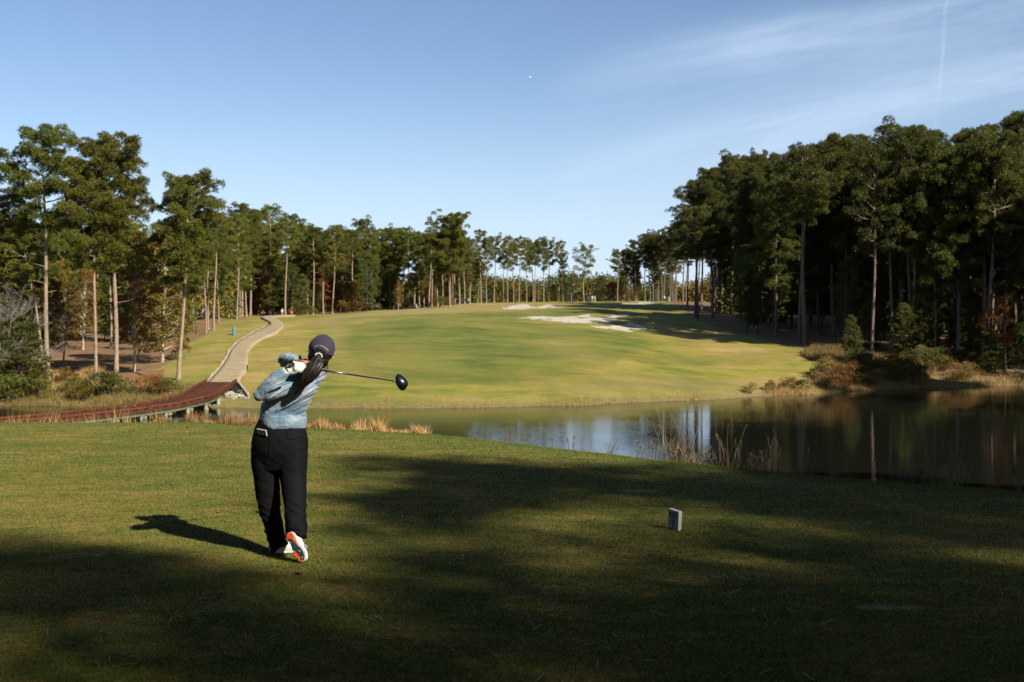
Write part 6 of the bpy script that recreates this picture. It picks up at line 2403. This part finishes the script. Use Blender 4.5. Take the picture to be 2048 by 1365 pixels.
# ------------------------------------------------------------------ distant figures
def far_person(pose, shirt, legs, hat, skin='skin'):
    """meshes of a standing figure 1.72 m tall, facing -Y, feet at the origin"""
    P_ = {}
    if pose == 'stand':
        hip, sh, hd = (0, 0, .92), (0, 0, 1.42), (0, -.02, 1.62)
        fl, fr = (-.11, 0, 0), (.11, 0, 0)
        el, er, hl_, hr = (-.27, .03, 1.14), (.27, .03, 1.14), (-.25, -.08, .90), (.25, -.08, .90)
    elif pose == 'walk':
        hip, sh, hd = (0, 0, .91), (0, -.05, 1.41), (0, -.08, 1.60)
        fl, fr = (-.09, -.30, 0), (.09, .30, 0.02)
        el, er, hl_, hr = (-.27, .12, 1.14), (.27, -.08, 1.13), (-.24, .05, .92), (.22, -.26, .97)
    elif pose == 'bend':
        hip, sh, hd = (0, .10, .90), (0, -.28, 1.27), (0, -.46, 1.34)
        fl, fr = (-.16, 0, 0), (.16, 0, 0)
        el, er, hl_, hr = (-.20, -.32, 1.00), (.20, -.32, 1.00), (-.03, -.42, .80), (.03, -.42, .80)
    hip, sh, hd = map(np.array, (hip, sh, hd))
    ax = nrm(sh - hip)
    b = MB()
    b.ball(hd, (.078, .095, .115), 12, 8)
    b.ball(hd + [0, -.09, -.01], (.012, .014, .02), 6, 4)
    loft(b, [(sh - ax * .03, .05), (hd - [0, 0, .05], .048)], 8, sub=1)
    loft(b, [(hip, .13, .09), ((hip + sh) / 2, .12, .085), (sh - ax * .05, .15, .09), (sh, .06, .06)], 10, sub=2)
    for s, f, e, h in ((-1, fl, el, hl_), (1, fr, er, hr)):
        S0 = sh + np.array([s * .17, 0, -.04])
        loft(b, [(sh + [s * .05, 0, -.05], .05), (S0, .05), (e, .037), (h, .028), (np.array(h) + nrm(np.array(h) - e) * .10, .032, .018)], 8, sub=2)
        H0 = hip + np.array([s * .085, 0, -.02])
        f = np.array(f, float)
        kn = (H0 + f) / 2 + [0, -.05, .02]
        loft(b, [(H0, .085), (kn, .058), (f + [0, .02, .09], .04), (f + [0, -.03, .045], .045), (f + [0, -.16, .03], .04, .03)], 8, sub=2)
    body = fuse(b, 0.02, 2, 0.5, None, [MAT[skin]], (0, 0, 0), 'body')
    c = MB()
    loft(c, [(hip - ax * .02, .155, .115), ((hip + sh) / 2, .145, .108), (sh - ax * .06, .175, .11), (sh - ax * 0.0, .075, .07)], 12, sub=2)
    for s, e, h in ((-1, el, hl_), (1, er, hr)):
        S0 = sh + np.array([s * .17, 0, -.04])
        loft(c, [(sh + [s * .06, 0, -.05], .07), (S0, .068), (e, .054), (np.array(e) * .4 + np.array(h) * .6, .045)], 8, sub=2)
    shirt_m = fuse(c, 0.02, 2, 0.5, None, [MAT[shirt]], (0, 0, 0), 'shirt')
    c = MB()
    loft(c, [(hip + ax * .06, .15, .11), (hip - [0, 0, .06], .16, .12)], 12, sub=2)
    for s, f in ((-1, fl), (1, fr)):
        H0 = hip + np.array([s * .085, 0, -.02])
        f = np.array(f, float)
        kn = (H0 + f) / 2 + [0, -.05, .02]
        loft(c, [(H0, .105), (kn, .08), (f + [0, .01, .08], .066)], 8, sub=2)
    tr = fuse(c, 0.02, 2, 0.5, None, [MAT[legs]], (0, 0, 0), 'trousers')
    h = MB()
    V, F = [], []
    h.ball(hd + [0, 0, .035], (.09, .105, .09), 12, 7)
    loft(h, [(hd + [0, -.08, .035], .07, .012), (hd + [0, -.17, .025], .055, .008)], 8, sub=1)
    ht = fuse(h, 0.015, 1, 0.4, None, [MAT[hat]], (0, 0, 0), 'hat')
    return body, shirt_m, tr, ht


def build_far_people():
    cache = {}

    def person(px, py, Y, pose, shirt, legs, hat, label, rz=0.0, bag=None, s=1.0, grp=None):
        key = (pose, shirt, legs, hat)
        if key not in cache:
            cache[key] = far_person(*key)
        if Y is None:
            x, y, z = ground(px, py)
        else:
            y, x = Y, (px - 1024) / FPX * Y
            z = zt(x, y)
        r = thing('person', label, 'person', (x, y, z), rz, grp)
        r.scale = (s, s, s)
        for nm, me in zip(('body', 'shirt', 'trousers', 'hat'), cache[key]):
            link(nm, me, r)
        return x, y, z
    person(564.5, 631, 243, 'walk', 'white_cloth', 'khaki', 'white_cloth', 'walker in a white top and khaki trousers at the top of the cart path', 0.5)
    person(583, 630, 246, 'stand', 'red_cloth', 'khaki', 'white_cloth', 'bystander in a red shirt and pale hat right of the walker by the path', 0.2)
    person(745, 623, 262, 'stand', 'navy', 'navy', 'white_cloth', 'bystander in dark clothes and white cap under the far pines', 0.2)
    person(752, 621, 264, 'bend', 'white_cloth', 'navy', 'white_cloth', 'person in white bending down beside the dark-clothed bystander', 1.6, s=0.85)
    person(924, 607, 283, 'stand', 'navy', 'navy', 'navy', 'person dressed in black right of the big round pine', 0.4)
    person(929, 607, 284, 'stand', 'trouser', 'navy', 'trouser', 'person in black standing closest to the pair on the slope', 2.4, s=0.95)
    person(934.5, 606, 286, 'bend', 'white_cloth', 'navy', 'white_cloth', 'person in a white top rightmost in the group on the slope', 1.2)
    person(1177.5, 604, 296, 'stand', 'navy', 'navy', 'white_cloth', 'player in dark blue nearest the front of the green', 0.3)
    person(1184.5, 602, 300, 'stand', 'white_cloth', 'khaki', 'white_cloth', 'pale-clothed player between the dark blue player and the striding one', 0.1)
    person(1189.5, 602, 301, 'walk', 'white_cloth', 'white_cloth', 'white_cloth', 'player all in white striding across the green', 1.4)
    person(1210, 602, 303, 'bend', 'white_cloth', 'navy', 'white_cloth', 'player in a white top bending over a putt', 1.3)
    person(1217, 602, 305, 'bend', 'navy', 'navy', 'navy', 'dark-clothed person crouched beside the putting player', 1.6, s=0.75)
    person(1230, 601, 306, 'walk', 'white_cloth', 'navy', 'white_cloth', 'white-shirted player in dark trousers at the right of the green', 1.2)
    person(1329, 600, 309, 'stand', 'white_cloth', 'navy', 'white_cloth', 'white-shirted onlooker left of the white post', 0.2)
    person(1337.5, 600, 310, 'walk', 'khaki', 'white_cloth', 'white_cloth', 'onlooker in a tan top and white trousers beside the white post', 0.9)

    def prop(name, mb_, mat, label, cat_, loc):
        o = mb_.build(name, mat)
        o.location = loc
        tag(o, label, cat_)
        return o

    def on(px, Y):
        x = (px - 1024) / FPX * Y
        return (x, Y, zt(x, Y))
    # white post by the trees, thin pole left of the green
    m = MB()
    m.box((0, 0, 1.1), (0.32, 0.32, 2.2))
    m.box((0, 0, 2.24), (0.38, 0.38, 0.08))
    prop('marker_post', m, MAT['paint'], 'tall white post in front of the dark trees right of the green', 'post', on(1345, 308))
    m = MB()
    m.tube([(0, 0, 0), (0, 0, 2.5)], 0.05, 8)
    m.ball((0, 0, 2.5), (.09, .09, .09), 8, 5)
    prop('pole', m, MAT['silver'], 'thin pale pole behind the left end of the green', 'pole', on(1143, 310))
    # blue tarp tents in the trees
    tb = simple('blue_tarp', (0.005, 0.012, 0.09), 0.5, 0.4)
    for i, (px, w, lab) in enumerate(((1456, 2.2, 'left one of two blue tarps among the right pines'), (1467, 1.4, 'right one of two blue tarps among the right pines'))):
        r = thing('tarp_tent', lab, 'tent', on(px, 272), 0.2, None)
        m = MB()
        m.add([(-w / 2, 0, .9), (w / 2, 0, .9), (w / 2, 1.6, 2.0), (-w / 2, 1.6, 2.0), (-w / 2, 0, 1.9 - .9), (w / 2, 2.4, 1.1), (-w / 2, 2.4, 1.1), (-w / 2, 0, 0.1), (w / 2, 0, 0.1)], [(0, 1, 2, 3), (3, 2, 5, 6), (7, 8, 1, 0)])
        o = m.build('tarp', tb, r)
        sdf = o.modifiers.new('t', 'SOLIDIFY')
        sdf.thickness = 0.02
        for q, (a, b) in enumerate(((-w / 2, 0), (w / 2, 0), (w / 2, 2.4), (-w / 2, 2.4))):
            m = MB()
            m.tube([(a, b, -0.2), (a, b, 1.1)], 0.03, 6)
            m.build('pole', MAT['silver'], r)
    # teal water container on the slope left of the path
    m = MB()
    m.tube([(0, 0, 0), (0, 0, 0.06)], 0.17, 16)
    m.tube([(0, 0, 0.06), (0, 0, .72), (0, 0, .80)], [.155, .165, .15], 16)
    r = thing('water_cooler', 'small teal cylinder standing in the grass left of the cart path', 'container', tuple(ground(468, 671)))
    r.scale = (1.25, 1.25, 1.15)
    tl = simple('teal_plastic', (0.04, 0.16, 0.20), 0.45, 0.4)
    m.build('barrel', tl, r, False)
    m = MB()
    m.tube([(0, 0, .80), (0, 0, .86), (0, 0, .9)], [.165, .165, .10], 16)
    m.build('lid', tl, r, False)

    # red and white hazard stakes
    rs = simple('red_paint', (0.20, 0.018, 0.008), 0.6, 0.3)
    for px, py, h, lab in ((1388, 801, .55, 'red stake at the water edge in front of the right fairway'), (773, 806, .45, 'red stake at the water edge right of the golfer'),
                           (486, 762, .42, 'short red stake right of the end of the bridge'), (412, 768, .5, 'short red stake left of the end of the bridge'),
                           (1703, 745, .8, 'orange-red stake where the fairway meets the right shore bushes')):
        x, y, z = ground(px, py)
        m = MB()
        m.box((0, 0, h / 2 - 0.05), (0.055, 0.055, h + 0.1))
        m.add([(-.035, -.035, h), (.035, -.035, h), (.035, .035, h), (-.035, .035, h), (0, 0, h + .05)], [(0, 1, 4), (1, 2, 4), (2, 3, 4), (3, 0, 4)])
        prop('stake', m, rs, lab, 'stake', (x, y, z))
    for px, py, lab in ((516, 631, 'tiny white marker left of the top of the path'), (661, 624, 'tiny white marker at the edge of the far straw'), (715, 621, 'tiny white marker at the foot of the small-crowned pine')):
        x, y, z = ground(px, py)
        m = MB()
        m.box((0, 0, .15), (.28, .2, .3))
        m.box((0, 0, .33), (.2, .14, .06))
        prop('marker_block', m, MAT['paint'], lab, 'marker', (x, y, z))
    # small dark upright box on the path edge
    x, y, z = ground(494.5, 742)
    m = MB()
    m.box((0, 0, .22), (.10, .10, .55))
    m.box((0, 0, .52), (.14, .14, .06))
    prop('dark_path_post', m, MAT['rubber'], 'short dark post on the right edge of the path near the bridge', 'post', (x, y, z))

    # golf cart with bags and a tall black roll beside it
    x, y, z = on(836, 262)
    cart = thing('golf_cart', 'small white and black golf cart loaded with bags under the far pines', 'golf cart', (x, y, z), R_(60))
    cart.scale = (0.8, 0.8, 0.8)
    m = MB()
    m.box((0, 0, .42), (2.2, 1.1, .22))
    m.box((-.75, 0, .62), (.55, 1.08, .3))
    m.add([(.75, -.53, .5), (.75, .53, .5), (1.2, .53, .45), (1.2, -.53, .45), (.72, -.5, .85), (.72, .5, .85), (.95, .5, .82), (.95, -.5, .82)], [(4, 5, 6, 7), (3, 7, 6, 2), (0, 4, 7, 3), (1, 2, 6, 5), (0, 1, 5, 4)])
    m.build('body', MAT['paint'], cart, False, (0, 0, 0), 0.03)
    m = MB()
    m.box((0.0, 0, .72), (.5, 1.0, .14))
    m.box((-.27, 0, .98), (.1, 1.0, .42))
    m.build('seat', MAT['rubber'], cart, False, (0, 0, 0), 0.03)
    for sx in (-.72, .82):
        for sy in (-.5, .5):
            m = MB()
            m.tube([(sx, sy - .09, .24), (sx, sy + .09, .24)], .24, 16)
            w = m.build('wheel', MAT['rubber'], cart)
            m = MB()
            m.tube([(sx, sy - .1, .24), (sx, sy + .1, .24)], .12, 12)
            m.build('rim', MAT['silver'], w)
    for i, (bx, by, mt) in enumerate(((-1.12, -.25, 'white_cloth'), (-1.12, .25, 'navy'))):
        m = MB()
        m.tube([(bx, by, .45), (bx - .12, by, 1.25)], [.14, .15], 10)
        bg = m.build('bag', MAT[mt], cart)
        for q in range(5):
            m = MB()
            a = q * 1.25
            m.tube([(bx - .12 + .06 * math.cos(a), by + .06 * math.sin(a), 1.2), (bx - .16 + .08 * math.cos(a), by + .08 * math.sin(a), 1.48)], .012, 5)
            m.ball((bx - .16 + .09 * math.cos(a), by + .08 * math.sin(a), 1.5), (.045, .04, .05), 8, 5)
            m.build('club', MAT['rubber'] if q % 2 else MAT['silver'], bg)
    m = MB()
    m.tube([(.45, -.3, .9), (.3, -.3, 1.15)], .015, 6)
    pts = [(.3 + .05 * math.cos(a), -.3 + .17 * math.sin(a), 1.15 + .1 * math.cos(a)) for a in np.linspace(0, 6.283, 14)]
    m.tube(pts, .015, 5, False)
    m.build('steering_wheel', MAT['rubber'], cart)
    r = thing('cover_roll', 'tall narrow black upright box left of the golf cart', 'box', on(823, 263))
    m = MB()
    m.box((0, 0, 1.35), (.62, .5, 2.7))
    m.build('body', MAT['rubber'], r, False, (0, 0, 0), 0.06)
    m = MB()
    m.box((-.02, 0, .25), (1.5, .8, .5))
    m.box((-.5, 0, .6), (.5, .6, .35))
    m.build('base', MAT['rubber'], r, False, (0, 0, 0), 0.1)
    r['label'] = 'tall narrow black upright stand left of the golf cart'
    r.name = 'equipment_stand'


def build_tee_things():
    # tee marker: white block, shade of the printed face put into its colour
    bx = P(1349, 1064, 9.30)
    bx[2] = 0
    r = thing('tee_marker', 'white block with a printed face coloured as in shade standing on the shaded grass', 'tee marker', tuple(bx), 0)
    W, D, H = 0.128, 0.036, 0.158
    rz = R_(-58)
    r.rotation_euler = (0, R_(4), rz)
    m = MB()
    m.box((0, 0, H / 2), (W, D, H))
    m.build('block', MAT['paint'], r, False, (0, 0, 0), 0.0015)
    f = -D / 2 - 0.0012

    def panel(x0, x1, z0, z1, mat, nm, lift=0.0):
        q = MB()
        q.box(((x0 + x1) / 2, f - lift, (z0 + z1) / 2), (x1 - x0, 0.0016, z1 - z0))
        q.build(nm, mat, r)
    pale = simple('shaded_face', (0.24, 0.25, 0.31), 0.6, 0.3)
    panel(-.055, .055, .004, .148, pale, 'face')
    panel(-.052, -.028, .098, .136, MAT['dark_blue'], 'emblem', .001)
    panel(-.022, .050, .128, .138, MAT['dark_blue'], 'printed_line', .001)
    panel(-.022, .050, .110, .120, MAT['dark_blue'], 'printed_line', .001)
    panel(-.022, .048, .092, .102, MAT['brown_print'], 'printed_line', .001)
    q = MB()
    q.box((0, f - .001, .068), (.052, .0016, .012))
    q.box((0, f - .001, .040), (.012, .0016, .046))
    q.build('letter', MAT['dark_blue'], r)
    # ball in flight, white tee
    m = MB()
    m.ball((0, 0, 0), (.026,) * 3, 20, 14)
    o = m.build('golf_ball', simple('ball_white', (0.8, 0.8, 0.8), 0.4), None, True)
    o.location = Vector(P(1060, 155, 44.0))
    tag(o, 'small white golf ball flying high in the blue sky', 'golf ball')
    p = P(925, 1122, 8.1)
    x, y = p[0], CAMZ / -ray_slope(1122)
    m = MB()
    m.tube([(0, 0, -.01), (0, 0, .022), (0, 0, .030), (0, 0, .033)], [.003, .003, .006, .0075], 10)
    o = m.build('golf_tee', MAT['paint'])
    o.location = ((925 - 1024) / FPX * y, y, zt(0, y))
    tag(o, 'tiny white tee peg in the shaded grass right of the golfer', 'golf tee')
    # fallen leaves on the turf
    rg = np.random.default_rng(4)
    lm = simple('dead_leaf', (0.10, 0.045, 0.02), 0.7)
    for i, (px, py, lab) in enumerate(((437, 1027, 'dark curled dead leaf on the sunlit grass above the golfer\'s shadow'), (597, 1150, 'dead leaf on the grass just below the golfer\'s raised shoe'),
                                       (373, 858, 'reddish dead leaf near the far left lip of the tee'))):
        Y = CAMZ / -ray_slope(py)
        m = MB()
        V = [(0, -.035, 0.006), (.02, -.01, .014), (.024, .015, .02), (0, .04, .012), (-.022, .012, .022), (-.018, -.012, .015), (0, 0, .005)]
        m.add(V, [(0, 1, 6), (1, 2, 6), (2, 3, 6), (3, 4, 6), (4, 5, 6), (5, 0, 6)])
        o = m.build('dead_leaf', lm)
        o.modifiers.new('t', 'SOLIDIFY').thickness = 0.001
        o.location = ((px - 1024) / FPX * Y, Y, zt((px - 1024) / FPX * Y, Y) + .004)
        o.rotation_euler = (0, 0, i * 1.3)
        tag(o, lab, 'leaf')

MAT = {}
mats_ground()
mats_plants()
mats_people()
build_terrain()
build_water()
build_path()
build_bridge()
make_protos()
build_woods()
build_shade_trees()
build_grass()
build_shrubs()
build_far_people()
build_tee_things()
build_golfer()
